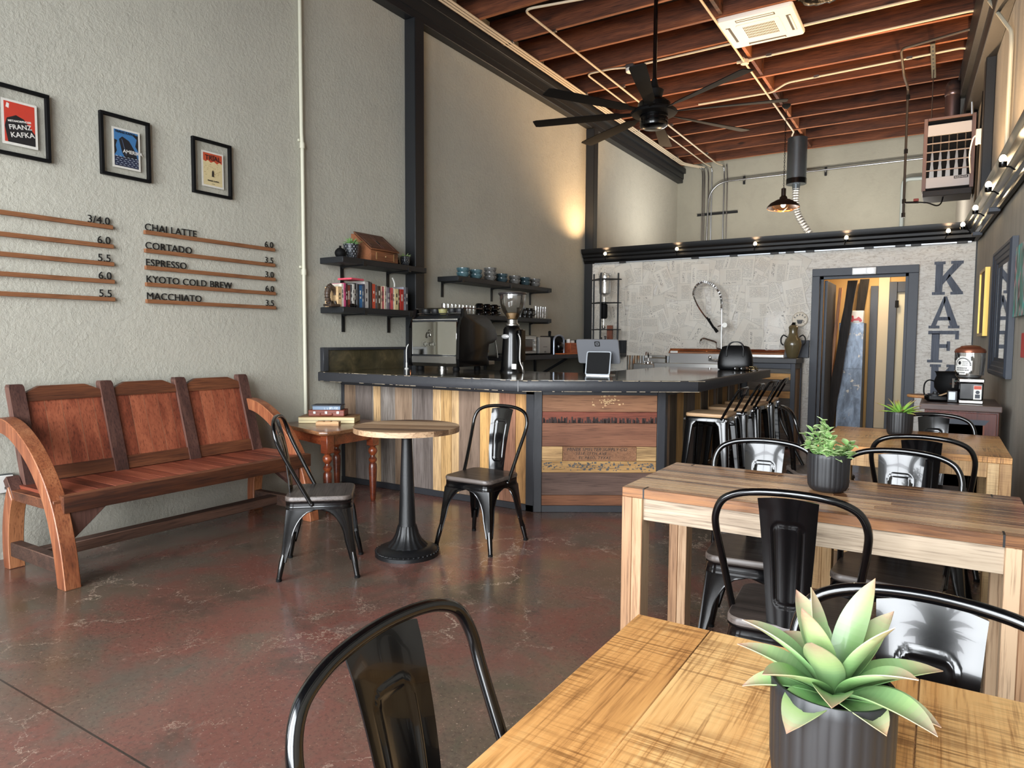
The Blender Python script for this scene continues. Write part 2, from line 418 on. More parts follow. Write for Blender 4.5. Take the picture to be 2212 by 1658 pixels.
mar = k.math('MULTIPLY', k.math('MULTIPLY', k.math('GREATER_THAN', U, k.math('ADD', .1, colsplit)), k.math('LESS_THAN', U, .9)), k.math('MULTIPLY', k.math('GREATER_THAN', W, .08), k.math('LESS_THAN', W, k.math('ADD', .6, k.math('MULTIPLY', k.math('FRACT', k.math('MULTIPLY', rp, 9.1)), .32)))))
ink = k.math('MULTIPLY', k.math('MULTIPLY', line, wd), mar)
# a bold title running down the margin
tv = k.n('ShaderNodeCombineXYZ', X=k.math('MULTIPLY', U, 14), Y=k.math('MULTIPLY', W, 22), Z=k.math('MULTIPLY', rp, 40))
tw = k.math('MULTIPLY', k.math('GREATER_THAN', k.noise(tv.outputs[0], 1.4, 3, .7), .55), k.math('MULTIPLY', k.math('GREATER_THAN', U, k.math('ADD', .02, k.math('MULTIPLY', colsplit, .4))), k.math('LESS_THAN', U, k.math('ADD', .06, k.math('MULTIPLY', colsplit, .7)))))
tw = k.math('MULTIPLY', tw, k.math('MULTIPLY', k.math('GREATER_THAN', W, .25), k.math('LESS_THAN', W, .85)))
bold = k.math('MULTIPLY', tw, k.math('GREATER_THAN', k.math('FRACT', k.math('MULTIPLY', rp, 3.3)), .35))
eu = k.math('MINIMUM', k.math('MINIMUM', U, k.math('SUBTRACT', 1, U)), k.math('MINIMUM', W, k.math('SUBTRACT', 1, W)))
edge = k.math('LESS_THAN', eu, .012)
pap = k.mix(k.math('FRACT', k.math('MULTIPLY', rp, 7.7)), C(224,219,208), C(212,206,194))
pap = k.mix(k.ramp(k.noise(k.coord(), 3.5, 5), [(.45, 0.), (.7, .5)]), pap, C(206,194,178))
c = k.mix(k.math('MULTIPLY', edge, .55), pap, C(140,134,126)); c = k.mix(k.math('MULTIPLY', ink, .72), c, C(112,108,104)); c = k.mix(k.math('MULTIPLY', bold, .9), c, C(46,43,42))
k.B(Base_Color=c, Roughness=.5)
k.bump(k.noise(k.coord(), 26, 4), .25, .004); M['pages'] = k.m
k = NT('whitewashed_board'); v = k.coord(scale=(3, 3, 14)); a = k.noise(v, 2.2, 7, .68, 1.8); b = k.noise(k.coord(), 26, 5, .7, 1.)
c = k.ramp(a, [(.32, C(180,170,158)), (.5, C(218,213,204)), (.7, C(228,225,218))]); c = k.mix(k.ramp(b, [(.34, .55), (.46, 0.)]), c, C(150,138,126))
k.B(Base_Color=c, Roughness=.5); k.bump(k.math('ADD', a, b), .35, .006); M['osb'] = k.m

# ------------------------------------------------------------------ the room
def rw(s, n=0.0):
    """right wall: s metres from the partition towards the windows, n metres out from the wall"""
    a = math.atan(.0454)
    return (5.21 + s*math.sin(a) - n*math.cos(a), 9.95 - s*math.cos(a) - n*math.sin(a))
RW_ROT = math.atan(.0454)       # rotation about z that lays local -y along the wall
S(MB().bx(-.2, 6.0, -1.1, 14.7, -.12, 0), 'floor', M['floor'])
S(MB().bx(-.22, 0, -1.1, 14.6, 0, 5.34), 'wall_left', M['wall'])
S(MB().bx(-.2, 6.0, 14.4, 14.6, 0, 5.34), 'wall_back', M['wall_b'])
a, b = rw(-4.7), rw(11.1)
S(MB().prism([a, b, (b[0]+.2, b[1]), (a[0]+.2, a[1])], 0, 5.34), 'wall_right', M['wall_r'])
# street front behind the camera: a wall with a glazed door and two shop windows
fw = MB()
WZ0, WZ1 = .35, 3.9
for x0, x1, z0, z1 in ((-.2, .45, 0, 5.34), (.45, 5.5, WZ1, 5.34), (.45, 2.55, 0, WZ0), (3.0, 5.5, 0, WZ0), (2.55, 3.0, 0, WZ1), (5.5, 6.0, 0, 5.34)):
    fw.bx(x0, x1, -1.1, -.95, z0, z1)
S(fw, 'wall_front', M['wall'])
for i, (x0, x1) in enumerate(((.45, 2.55), (3.0, 5.5))):
    m = MB(); w = .06
    m.bx(x0, x1, -1.06, -1.0, WZ0, WZ0+w).bx(x0, x1, -1.06, -1.0, WZ1-w, WZ1).bx(x0, x0+w, -1.06, -1.0, WZ0+w, WZ1-w).bx(x1-w, x1, -1.06, -1.0, WZ0+w, WZ1-w)
    m.bx((x0+x1)/2-w/2, (x0+x1)/2+w/2, -1.06, -1.0, WZ0+w, WZ1-w).bx(x0+w, x1-w, -1.06, -1.0, 2.75, 2.75+w)
    S(m, 'window_%d' % (i+1), M['matte_black'])
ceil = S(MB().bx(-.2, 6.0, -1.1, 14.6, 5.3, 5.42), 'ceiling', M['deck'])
JY = [6.56 + .683*k_ for k_ in range(-11, 12)]
for y in JY:
    x1 = 5.21 + (9.95-y)*.0454
    S(MB().bx(0, x1+.03, y, y+.045, 5.0, 5.3, .004), 'joist', M['joist'], ceil)
bl = MB()
for y in JY[:-1]: bl.bx(2.64, 2.68, y+.045, y+.683, 5.0+.02, 5.28)
S(bl, 'blocking', M['joist'], ceil)
bm_ = MB().bx(0, .115, -.95, 14.4, 4.71, 4.93, .006).bx(0, .175, -.95, 14.4, 4.90, 5.0, .004).bx(.115, .13, -.95, 14.4, 4.79, 4.90)
S(bm_, 'trim_1', M['black'])
S(MB().bx(0, .145, 5.65, 5.80, 0, 4.71, .006), 'trim_2', M['black'])
S(MB().bx(0, .145, 9.98, 10.13, 0, 4.71, .006), 'trim_3', M['black'])
def rwbox(mb, s0, s1, n0, n1, z0, z1, bev=0, **kw):
    return mb.prism([rw(s0, n0), rw(s1, n0), rw(s1, n1), rw(s0, n1)], z0, z1, 'xy', bev, **kw)
S(rwbox(rwbox(MB(), -4.6, 10.8, 0, .14, 4.34, 4.6, .006), -4.6, 10.8, 0, .2, 4.58, 5.0, .004), 'trim_4', M['black'])
S(rwbox(MB(), .95, 1.13, 0, .09, 2.79, 4.36, .006), 'trim_5', M['black'])

# partition with its collage of pages
DX0, DX1, DZ = 3.49, 4.51, 2.246
pw = MB().bx(.05, DX0-.02, 9.965, 10.07, 0, 2.62).bx(DX1+.02, 5.25, 9.965, 10.07, 0, 2.62).bx(DX0-.02, DX1+.02, 9.965, 10.07, DZ+.02, 2.62)
part_w = S(pw, 'wall_partition', M['osb'])
pg = MB(); rp_ = random.Random(5)
def sheet_(cx, cz, w, h, a, y):
    ca, sa = math.cos(a), math.sin(a); P = []
    for u, v_ in ((-1,-1),(1,-1),(1,1),(-1,1)):
        x = cx + (u*w*ca - v_*h*sa)/2; z = cz + (u*w*sa + v_*h*ca)/2
        P.append((x, y, z))
    lo, hi = .155, 3.385
    sh = max(0, lo-min(p[0] for p in P)) - max(0, max(p[0] for p in P)-hi)
    sz = -max(0, max(p[2] for p in P)-2.605)
    P = [(p[0]+sh, p[1], p[2]+sz) for p in P]
    pg.raw(P + [(p[0], p[1]+.0006, p[2]) for p in P], [(0,1,2,3),(7,6,5,4),(0,4,5,1),(1,5,6,2),(2,6,7,3),(3,7,4,0)], uvs=[(0,0),(1,0),(1,1),(0,1)]*2)
n_ = 0; cells = [(i, j) for i in range(16) for j in range(9)]
rp_.shuffle(cells)
for i, j in cells:
    w = rp_.choice((.21, .24, .27, .19)); h = w*rp_.choice((1.3, 1.35, 1.45, 1.2))
    sheet_(.25+i*.205+rp_.uniform(-.06,.06), .85+j*.205+rp_.uniform(-.06,.06), w, h, rp_.choice((0,0,.05,-.08,.2,-.25,.4,-.5,PI/2,1.3)), 9.962-n_*.00009); n_ += 1
S(pg, 'paper_collage', M['pages'], part_w)
S(MB().bx(.03, .15, 9.94, 9.965, 0, 2.62, .003).bx(5.195, 5.25, 9.945, 9.965, 0, 2.62, .002), 'edge_strip', M['black'], part_w)
# stepped black moulding along the top of the partition and on along the right wall
prof = [(0, 2.59), (.03, 2.59), (.045, 2.62), (.07, 2.635), (.07, 2.67), (.1, 2.69), (.105, 2.72), (.14, 2.745), (.155, 2.79), (.155, 2.81), (0, 2.81)]
S(MB().loft([[(x, 9.965-p, z) for p, z in prof] for x in (-0.0+.02, 5.19)]), 'trim_6', M['mould'], smooth=20)
S(MB().loft([[(*rw(s_, p), z) for p, z in prof] for s_ in (0.0, 10.5)]), 'trim_7', M['black_gloss'], smooth=20)
# door frame
dk = MB()
dk.bx(3.395, DX0, 9.915, 10.09, 0, DZ, .004).bx(DX1, 4.62, 9.915, 10.09, 0, DZ, .004).bx(3.395, 4.62, 9.915, 10.09, DZ, 2.345, .004)
dk.bx(DX0, DX0+.035, 10.0, 10.06, 0, DZ).bx(DX1-.035, DX1, 10.0, 10.06, 0, DZ).bx(DX0, DX1, 10.0, 10.06, DZ-.035, DZ)
d1 = S(dk, 'door_1', M['trimgrey'])
# the leaf stands open into the passage
lf = MB().bx(3.525, 3.565, 10.1, 10.95, .02, 2.2, .004)
lf = S(lf, 'door_leaf', M['trimgrey'], d1)
S(MB().sphere((3.51, 10.85, 1.05), .03), 'door_knob', M['steel'], lf)
# passage behind the door: cross wall with a second, closed door
pb = MB().bx(3.3, 5.2, 11.42, 11.5, 0, 2.62).bx(3.2, 3.28, 10.07, 11.5, 0, 2.62).bx(4.95, 5.0, 10.07, 11.42, 0, 2.62).bx(3.2, 5.2, 10.07, 11.5, 2.62, 2.68)
S(pb, 'wall_passage', plain('passage_wall', C(206,168,110), .8, var=.2))
d2 = MB().bx(3.98, 4.08, 11.34, 11.42, 0, 2.2, .004).bx(4.22, 4.32, 11.32, 11.42, 0, 2.25, .004).bx(4.32, 4.9, 11.34, 11.42, 2.1, 2.25, .004).bx(3.98, 4.32, 11.33, 11.42, 0, .12)
d2 = S(d2, 'door_2', M['trimgrey'])
S(MB().bx(4.32, 4.92, 11.38, 11.42, .02, 2.1, .003), 'door_leaf', plain('beige_door', C(196,190,166), .6, bump=.3, bscale=20), d2)
S(MB().bx(4.08, 4.22, 11.38, 11.42, .1, 2.4), 'beige_panel', plain('beige_panel', C(206,190,160), .6), d2)
S(MB().bx(4.30, 4.345, 11.31, 11.325, 1.88, 1.98, .003), 'hinge', M['matte_black'], d2)
# ------------------------------------------------------------------ steel chairs
def tapered_leg(mb, sx, sy, top, foot, ztop, zspr, wtop, wmid, wlow, zfoot, th=.004, N=16, rc=.012, aspan=None):
    """folded sheet-steel leg: an L section whose wings flare into the arch under the seat"""
    rings = []
    e1, e2 = [], []
    for i in range(N+1):
        z = ztop + (zfoot-ztop)*i/N; t = (ztop-z)/ztop
        cx = sx*(top + (foot-top)*t); cy = sy*(top + (foot-top)*t)
        if z > zspr:
            q = (z-zspr)/(ztop-zspr); w = wmid + (wtop-wmid)*(1-math.sqrt(max(0, 1-q*q)))
        else:
            w = wlow + (wmid-wlow)*(z-zfoot)/(zspr-zfoot)
        out = [(cx-sx*w, cy), (cx-sx*rc, cy), (cx-sx*rc*.3, cy-sy*rc*.3), (cx, cy-sy*rc), (cx, cy-sy*w)]
        inn = [(x-sx*th if k_ >= 2 else x, y-sy*th if k_ <= 2 else y) for k_, (x, y) in enumerate(out)]
        rings.append([(x, y, z) for x, y in out] + [(x, y, z) for x, y in inn[::-1]])
        e1.append((cx-sx*w, cy-sy*.002, z)); e2.append((cx-sx*.002, cy-sy*w, z))
    mb.loft(rings); mb.tube(e1, .0045, 6); mb.tube(e2, .0045, 6)
    t = (ztop-zfoot)/ztop; c = top+(foot-top)*t-.010
    mb.tube([(sx*(c-.012), sy*(c-.012), zfoot+.06), (sx*c, sy*c, zfoot), (sx*(foot-.004), sy*(foot-.004), .012)], [.013, .0175, .0145], 10)

def make_chair():
    t = T('metal_chair', 'x', 'chair')
    m = MB()
    pl = rrect(.19, .19, .055, 5); rings = []
    for s_, z in ((.97, .445), (1, .452), (1, .468), (.975, .475)): rings.append([(x*s_, y*s_, z) for x, y in pl])
    m.loft(rings); m.build('seat', M['seatwood'], t)
    m = MB(); rings = []
    for s_, z in ((1.0, .400), (1.005, .404), (.985, .418), (.985, .438), (1.0, .444), (.93, .446)): rings.append([(x*s_, y*s_, z) for x, y in pl])
    m.loft(rings); m.build('seat_pan', M['blackmetal'], t)
    for sx in (-1, 1):
        for sy in (-1, 1):
            m = MB(); tapered_leg(m, sx, sy, .182, .222, .402, .22, .178, .05, .03, .105); m.build('leg', M['blackmetal'], t)
            m = MB().cyl((sx*.218, sy*.218, 0), (sx*.218, sy*.218, .016), .016, .0158, 10); m.build('foot_cap', M['matte_black'], t)
    half = [(.186, -.035, .425), (.192, -.075, .50), (.206, -.145, .64), (.220, -.205, .765), (.219, -.225, .825), (.195, -.238, .875), (.145, -.246, .902), (.08, -.252, .914), (0, -.255, .918)]
    pts = half + [(-x, y, z) for x, y, z in half[-2::-1]]
    m = MB().tube(cr(pts, 5), .0122, 10)
    for sx in (-1, 1): m.sphere((sx*.186, -.035, .43), .014, 8, 6)
    m.build('back_hoop', M['blackmetal'], t)
    def splat(u, v):
        z = .462 + (.905-.462)*v; w = .06 + (.088-.06)*v; x = (u*2-1)*w
        y = -.172 - .082*v + .016*math.sin(PI*v) - .012*(1-(u*2-1)**2)
        if v > .9: z -= .010*(abs(u*2-1)**2)*(v-.9)*10
        wg = .033 + .012*v; zl, zh = .545, .815
        dx = abs(x)-wg; dz = max(zl-z, z-zh); r = .018
        qx, qz = max(dx+r, 0), max(dz+r, 0)
        sd = math.hypot(qx, qz) + min(max(dx+r, dz+r), 0) - r
        y += .0045*math.exp(-(sd/.0035)**2)
        return (x, y, z), (0, 1, 0)
    m = MB().sheet(splat, 30, 60, .0035); m.build('back_splat', M['blackmetal'], t, smooth=60)
    return t
chair0 = make_chair()
CH = [ # x, y, turn in degrees, label
 (1.767, 2.845, -48.2, 'black metal chair beside the long bench, turned towards the round table'),
 (2.29, 3.785, 180, 'black metal chair with wooden seat on the far side of the small round table'),
 (4.40, .824, -87.3, 'nearest black metal chair, tucked in at the left end of the foreground table'),
 (4.881, 1.185, 176, 'black metal chair behind the large foreground potted plant, facing the camera'),
 (4.500, 2.45, 4, 'black metal chair on the near side of the long table, its back to the camera'),
 (4.24, 3.07, 186, 'black metal chair behind the long table, left of its leafy potted plant'),
 (4.752, 3.08, 176, 'black metal chair behind the long table, right of its leafy potted plant'),
 (4.844, 4.15, -3, 'black metal chair on the near side of the farthest table, its back to the camera'),
 (4.887, 4.93, 184, 'black metal chair behind the farthest table, in front of the dark cabinet'),
 (4.195, 5.235, -66, 'black metal chair at the left end of the farthest table, seen side-on near the stools'),
]
for i, (x, y, a, lab) in enumerate(CH):
    if i == 0:
        chair0.location = (x, y, 0); chair0.rotation_euler = (0, 0, R(a)); chair0['label'] = lab; chair0['group'] = 'black metal cafe chairs'
    else: dup(chair0, (x, y, 0), R(a), lab, 'black metal cafe chairs')

# ------------------------------------------------------------------ bar stools (local +y is where the sitter looks)
def make_stool():
    t = T('bar_stool', 'x', 'stool')
    pl = rrect(.17, .17, .03, 4)
    m = MB().loft([[(x*s_, y*s_, z) for x, y in pl] for s_, z in ((.98, .762), (1, .767), (1, .785), (.98, .79))]); m.build('seat', M['stoolwood'], t)
    m = MB().loft([[(x*s_, y*s_, z) for x, y in pl] for s_, z in ((1.0, .725), (1.0, .755), (.97, .762))]); m.build('seat_pan', M['blackmetal'], t)
    for sx in (-1, 1):
        for sy in (-1, 1):
            m = MB(); tapered_leg(m, sx, sy, .168, .215, .735, .66, .10, .062, .03, .05); m.build('leg', M['blackmetal'], t)
            m = MB().cyl((sx*.185, sy*.168, .742), (sx*.165, sy*.168, .742), .009, n=8)
            m.build('bolt', M['chrome'], t)
    m = MB()
    for z, r in ((.27, .198), (.27, .198)):
        pass
    for sx in (-1, 1):
        m.tube([(sx*.195, -.195, .27), (sx*.195, .195, .27)], .008, 6); m.tube([(-.195, sx*.195, .27), (.195, sx*.195, .27)], .008, 6)
    m.tube([(-.165, -.165, .68), (.165, .165, .68)], .006, 6); m.tube([(.165, -.165, .675), (-.165, .165, .675)], .006, 6)
    m.build('foot_rail', M['blackmetal'], t)
    m = MB()
    for sx in (-1, 1): m.tube(cr([(sx*.17, -.125, .745), (sx*.165, -.185, .86), (sx*.15, -.24, .965), (sx*.125, -.262, .995), (0, -.28, 1.0)], 5), .0105, 8)
    m.build('back_hoop', M['blackmetal'], t)
    m = MB().sheet(lambda u, v: (((u*2-1)*.07, -.275 - .006*(1-(u*2-1)**2)+.02*(1-v), .95+.055*v), (0, 1, 0)), 6, 4, .004); m.build('back_plate', M['blackmetal'], t)
    return t
st0 = make_stool()
STY = [5.72, 6.34, 6.94, 7.49]
for i, y in enumerate(STY):
    lab = ['black bar stool with pale wooden seat nearest the camera, tucked under the counter', 'second bar stool from the camera along the long side of the counter',
           'third bar stool from the camera along the long side of the counter', 'farthest bar stool of the row, next to the tall table by the doorway'][i]
    if i == 0: st0.location = (3.285, y, 0); st0.rotation_euler = (0, 0, PI/2); st0['label'] = lab; st0['group'] = 'bar stools along the counter'
    else: dup(st0, (3.285, y, 0), PI/2 + R((0, 3, -4, 2)[i]), lab, 'bar stools along the counter')

# ------------------------------------------------------------------ tables
def table(name, x0, x1, y0, y1, zt, th, ap, leg, mats, boards, label, recess=.0, seed=1, slits=False, ydir=False):
    rr = random.Random(seed); t = T(name, label, 'table', ((x0+x1)/2, (y0+y1)/2, 0))
    m = MB(); n = boards; cuts = [0]
    for i in range(n): cuts.append(cuts[-1] + rr.uniform(.7, 1.4))
    if ydir:
        cuts = [x0 + (x1-x0)*c_/cuts[-1] for c_ in cuts]
        for i in range(n): m.bx(cuts[i], cuts[i+1], y0, y1, zt-th, zt, .0015)
    else: cuts = [y0 + (y1-y0)*c_/cuts[-1] for c_ in cuts]
    for i in range(0 if ydir else n):
        xs = [x0] + ([x0+(x1-x0)*rr.uniform(.3, .7)] if rr.random() < (.75 if n > 8 else .3) else []) + [x1]
        for a_, b_ in zip(xs, xs[1:]): m.bx(a_, b_, cuts[i], cuts[i+1], zt-th, zt, .0015)
    m.build('tabletop', mats[0], t, True)
    for xx, sx in ((x0, 1), (x1, -1)):
        for yy, sy in ((y0, 1), (y1, -1)):
            m = MB(); h = leg/2
            m.bx(min(xx, xx+sx*h), max(xx, xx+sx*h), min(yy, yy+sy*leg), max(yy, yy+sy*leg), 0, zt-th, .002)
            m.bx(min(xx+sx*h, xx+sx*leg), max(xx+sx*h, xx+sx*leg), min(yy, yy+sy*leg), max(yy, yy+sy*leg), 0, zt-th, .002)
            m.build('leg', mats[1], t, True)
    z0, z1 = zt-th-ap, zt-th
    for yy, sy in ((y0+recess, 1), (y1-recess, -1)):
        m = MB().bx(x0+leg, x1-leg, min(yy, yy+sy*.025), max(yy, yy+sy*.025), z0, z1, .002); m.build('apron', mats[2], t, True)
    for xx, sx in ((x0+recess, 1), (x1-recess, -1)):
        m = MB().bx(min(xx, xx+sx*.025), max(xx, xx+sx*.025), y0+leg, y1-leg, z0, z1, .002); m.build('apron', mats[2], t, True)
    if slits:
        m = MB()
        for xx in (x0+leg*1.05, x1-leg*1.05):
            for yy in (y0, y1-.05): m.bx(xx-.003, xx+.003, yy-.0005, yy+.0505, zt-th*1.01, zt+.0006)
        m.build('inlay', M['ink'], t, True)
    return t
table('dining_table', 4.39, 5.275, .42, 1.305, .82, .035, .075, .10, (M['mango_y'], M['mango_leg'], M['mango_leg']), 5, 'honey-coloured rough-sawn wooden table in the foreground, big plant pot on it', seed=3, ydir=True)
table('dining_table', 3.876, 5.16, 2.435, 3.07, .82, .036, .085, .082, (M['sheesham'], M['sheesham_leg'], M['sheesham_rail']), 13, 'long narrow striped hardwood table in the middle, leafy pot on it', recess=.012, seed=8, slits=True)
table('dining_table', 4.325, 5.21, 4.09, 5.02, .82, .03, .075, .10, (M['mango'], M['mango_leg'], M['mango_leg']), 5, 'square wooden table farthest from the camera, spiky green plant on it', seed=5)

# ------------------------------------------------------------------ pots and plants
def leafmesh(m, base, az, el, L, w, droop, cols, fold=.25, seg=8, roll=0.):
    p = Vector(base); d = Vector((math.cos(az)*math.cos(el), math.sin(az)*math.cos(el), math.sin(el))); e = el
    side = Vector((-math.sin(az), math.cos(az), 0)); prev = None
    for j in range(seg+1):
        t = j/seg; ww = w*(math.sin(PI*min(1, t*.92+.10))**.75)*(1 if t < .97 else .25)
        up = side.cross(Vector((math.cos(az)*math.cos(e), math.sin(az)*math.cos(e), math.sin(e)))).normalized()*-1
        row = [p + side*ww*.5 + up*ww*fold, p + side*ww*.26 + up*ww*fold*.35, p.copy(), p - side*ww*.26 + up*ww*fold*.35, p - side*ww*.5 + up*ww*fold]
        low = [q - up*.0012 for q in row]
        ring = row + low[::-1]
        if prev: 
            fc = t*(len(cols)-1); ci = min(len(cols)-2, int(fc)); fc -= ci; m.loft([prev, ring], caps=False, col=tuple(a_*(1-fc)+b_*fc for a_, b_ in zip(cols[ci], cols[ci+1])))
        prev = ring
        e -= droop/seg; dd = Vector((math.cos(az)*math.cos(e), math.sin(az)*math.cos(e), math.sin(e))); p = p + dd*(L/seg)
k = NT('leaf'); at = k.n('ShaderNodeAttribute', _attribute_name='Col'); nz = k.noise(k.coord(), 38, 3)
k.B(Base_Color=k.mix(k.math('MULTIPLY', nz, .5), at.outputs[0], (.19, .26, .11, 1)), Roughness=.42, Subsurface_Weight=.0, Coat_Weight=.15); M['leaf'] = k.m
M['pot'] = plain('ribbed_black_ceramic', C(28,29,32), .45)
M['soil'] = plain('dark_soil', C(32,26,22), .95, bump=.6, bscale=120)
def pot(t, r, h, ribs=26):
    prof = [(r*.55, 0), (r*.72, .001), (r*.86, h*.06), (r*.955, h*.16), (r*.985, h*.3), (r, h*.7), (r, h)]
    def rf(a, z): return 1 + (.022*abs(math.sin(a*ribs/2))**.6-.012)*(1 if h*.05 < z < h*.965 else 0)
    m = MB()
    P = []
    for (r0, z0), (r1, z1) in zip(prof, prof[1:]):
        for q in range(3): P.append((r0+(r1-r0)*q/3, z0+(z1-z0)*q/3))
    P += [(r, h), (r*.99, h+.001), (r*.93, h), (r*.92, h*.86), (0, h*.855)]
    m.lathe(P, ribs*6, rfun=rf); m.build('pot', M['pot'], t, smooth=60)
    m = MB().lathe([(r*.915, h*.84), (r*.915, h*.875), (r*.5, h*.9), (0, h*.905)], 24); m.build('soil', M['soil'], t)
G1 = [C(52,98,52), C(72,120,68), C(94,138,84), C(116,152,98), C(140,164,114), C(156,154,122), C(168,128,112)]
t = T('potted_plant', 'large pale-green agave in a ribbed black pot on the foreground table', 'potted plant', (4.80, .905, .82), 0, 'ribbed pots on the tables')
pot(t, .071, .142); m = MB(); q = random.Random(4)
for ring, (n, el, L, w, dr) in enumerate(((7, 14, .098, .050, .7), (7, 33, .118, .048, .55), (5, 54, .125, .044, .3), (4, 74, .13, .038, .1))):
    for i in range(n):
        az = 2*PI*i/n + ring*.4 + q.uniform(-.2, .2)
        cols = [tuple(c_*q.uniform(.9, 1.1) for c_ in x[:3])+(1,) for x in G1[(0 if ring < 2 else 1):]]
        leafmesh(m, (.012*math.cos(az), .012*math.sin(az), .125+.004*ring), az, R(el+q.uniform(-7, 7)), L*q.uniform(.85, 1.1), w*q.uniform(.9, 1.1), dr+q.uniform(-.2, .3), cols, .22, 18)
m.build('foliage', M['leaf'], t, smooth=60)
t = T('potted_plant', 'bushy small-leaved plant in a ribbed black pot on the long middle table', 'potted plant', (4.553, 2.80, .82), .4, 'ribbed pots on the tables')
pot(t, .0735, .143); m = MB(); st = MB()
for i in range(26):
    az = q.uniform(0, 2*PI); sp = q.uniform(.0, .05); ht = q.uniform(.02, .10) + (.05 if sp < .02 else 0); ex = q.uniform(.01, .085)
    a0 = Vector((sp*math.cos(az), sp*math.sin(az), .12)); a1 = a0 + Vector((ex*math.cos(az), ex*math.sin(az), ht))
    st.tube([a0, (a0+a1)/2+Vector((0,0,.008)), a1], .0016, 5)
    for k_ in range(8):
        f = .25+.75*k_/7; pp = a0.lerp(a1, f); la = q.uniform(0, 2*PI)
        g = q.uniform(.8, 1.15); gc = [tuple(c_*g for c_ in x[:3])+(1,) for x in (C(84,136,66), C(122,170,92), C(160,196,128), C(186,206,150))]
        leafmesh(m, pp, la, R(q.uniform(-5, 60)), q.uniform(.026, .044), q.uniform(.016, .024), .4, gc, .16, 5)
m.build('foliage', M['leaf'], t, smooth=60); st.build('stems', plain('stem_green', C(96,118,62), .6), t)
t = T('potted_plant', 'bright green spiky aloe in a ribbed black pot on the farthest table', 'potted plant', (4.70, 4.70, .82), .9, 'ribbed pots on the tables')
pot(t, .07, .146); m = MB()
for ring, (n, el, L, w, dr) in enumerate(((7, 14, .125, .022, .35), (7, 36, .13, .024, .35), (5, 62, .12, .022, .2))):
    for i in range(n):
        az = 2*PI*i/n + ring*.5 + q.uniform(-.2, .2)
        leafmesh(m, (.01*math.cos(az), .01*math.sin(az), .13), az, R(el+q.uniform(-8, 8)), L*q.uniform(.85, 1.1), w, dr, [C(92,140,40), C(116,172,52), C(130,188,62), C(132,182,64), C(150,150,70), C(140,86,60)], .3, 8)
m.build('foliage', M['leaf'], t, smooth=60)

# ------------------------------------------------------------------ long wooden bench
t = T('wooden_bench', 'long reddish wooden bench with curved wheel-rim arms against the left wall', 'bench', (.5, 2.68, 0))
BY = [1.925, 2.455, 2.985, 3.52]
def backx(z): return .275 - (z-.5)*.30      # the back leans to the wall
for i, y in enumerate(BY):
    hw = .042; rings = []
    for z, s_ in ((.42, 1), (1.04, 1), (1.075, .97), (1.09, .82)):
        x = backx(z); rings.append([(x-.03*s_, y-hw*s_, z), (x+.03*s_, y-hw*s_, z), (x+.03*s_, y+hw*s_, z), (x-.03*s_, y+hw*s_, z)])
    MB().loft(rings).build('back_post', M['bench_dark'], t, True, smooth=20)
for a_, b_ in zip(BY, BY[1:]):
    y0, y1 = a_+.042, b_-.042
    N = 10; top = [(y0+(y1-y0)*j/N, 1.035+.04*min(1, math.sin(PI*j/N)*1.7)) for j in range(N+1)]
    m = MB(); rings = []
    for y, z in top: rings.append([(backx(.985)+.018, y, .985), (backx(.985)-.018, y, .985), (backx(z)-.018, y, z), (backx(z)+.018, y, z)])
    m.loft(rings).build('top_rail', M['bench_rail'], t, True, smooth=20)
    m = MB(); z0, z1 = .505, .585
    m.loft([[(backx(z0)+.02, y, z0), (backx(z0)-.02, y, z0), (backx(z1)-.02, y, z1), (backx(z1)+.02, y, z1)] for y in (y0, y1)]).build('bottom_rail', M['bench_rail'], t, True, smooth=20)
    n = 5
    m = MB()
    for j in range(n):
        f0 = [0, .23, .45, .67, .88, 1]; ya, yb = y0+(y1-y0)*f0[j]+.002, y0+(y1-y0)*f0[j+1]-.002
        m.loft([[(backx(z)+.008, ya, z), (backx(z)-.012, ya, z), (backx(z)-.012, yb, z), (backx(z)+.008, yb, z)] for z in (.58, .99)])
    m.build('back_boards', M['bench'], t, True, smooth=20)
    m = MB().loft([[(backx(z)+.0055, y0, z), (backx(z)-.016, y0, z), (backx(z)-.016, y1, z), (backx(z)+.0055, y1, z)] for z in (.58, .99)])
    m.build('back_lining', plain('pale_gaps', C(196,160,130), .8), t, True)
m = MB(); n = 17
for j in range(n):
    ya = 1.86+(3.60-1.86)*j/n
    m.bx(.262, .765, ya+.001, ya+(3.60-1.86)/n-.001, .478, .5, .0015)
m.build('seat', M['bench_seat'], t, True)
MB().bx(.27, .755, 1.865, 3.595, .482, .4985).build('seat_lining', plain('dusty_gaps', C(168,120,98), .8), t, True)
MB().bx(.755, .825, 1.85, 3.60, .405, .5, .006, seg=2).build('front_rail', M['bench_rail'], t, True)
MB().bx(.235, .275, 1.86, 3.58, .42, .5, .004).build('rear_rail', M['bench_rail'], t, True)
def felloe(path, w):
    """curved plank following an outer xz path, w wide towards the inside"""
    P = cr([(x, 0, z) for x, z in path], 6); o, n_ = [], len(P)
    for i, p in enumerate(P):
        d = (P[min(i+1, n_-1)]-P[max(i-1, 0)]).normalized(); nn = Vector((-d.z, 0, d.x))
        o.append(p - nn*(-w if nn.z*1 + nn.x*1 < 0 else w))
    return [(p.x, p.z) for p in P] + [(p.x, p.z) for p in o[::-1]]
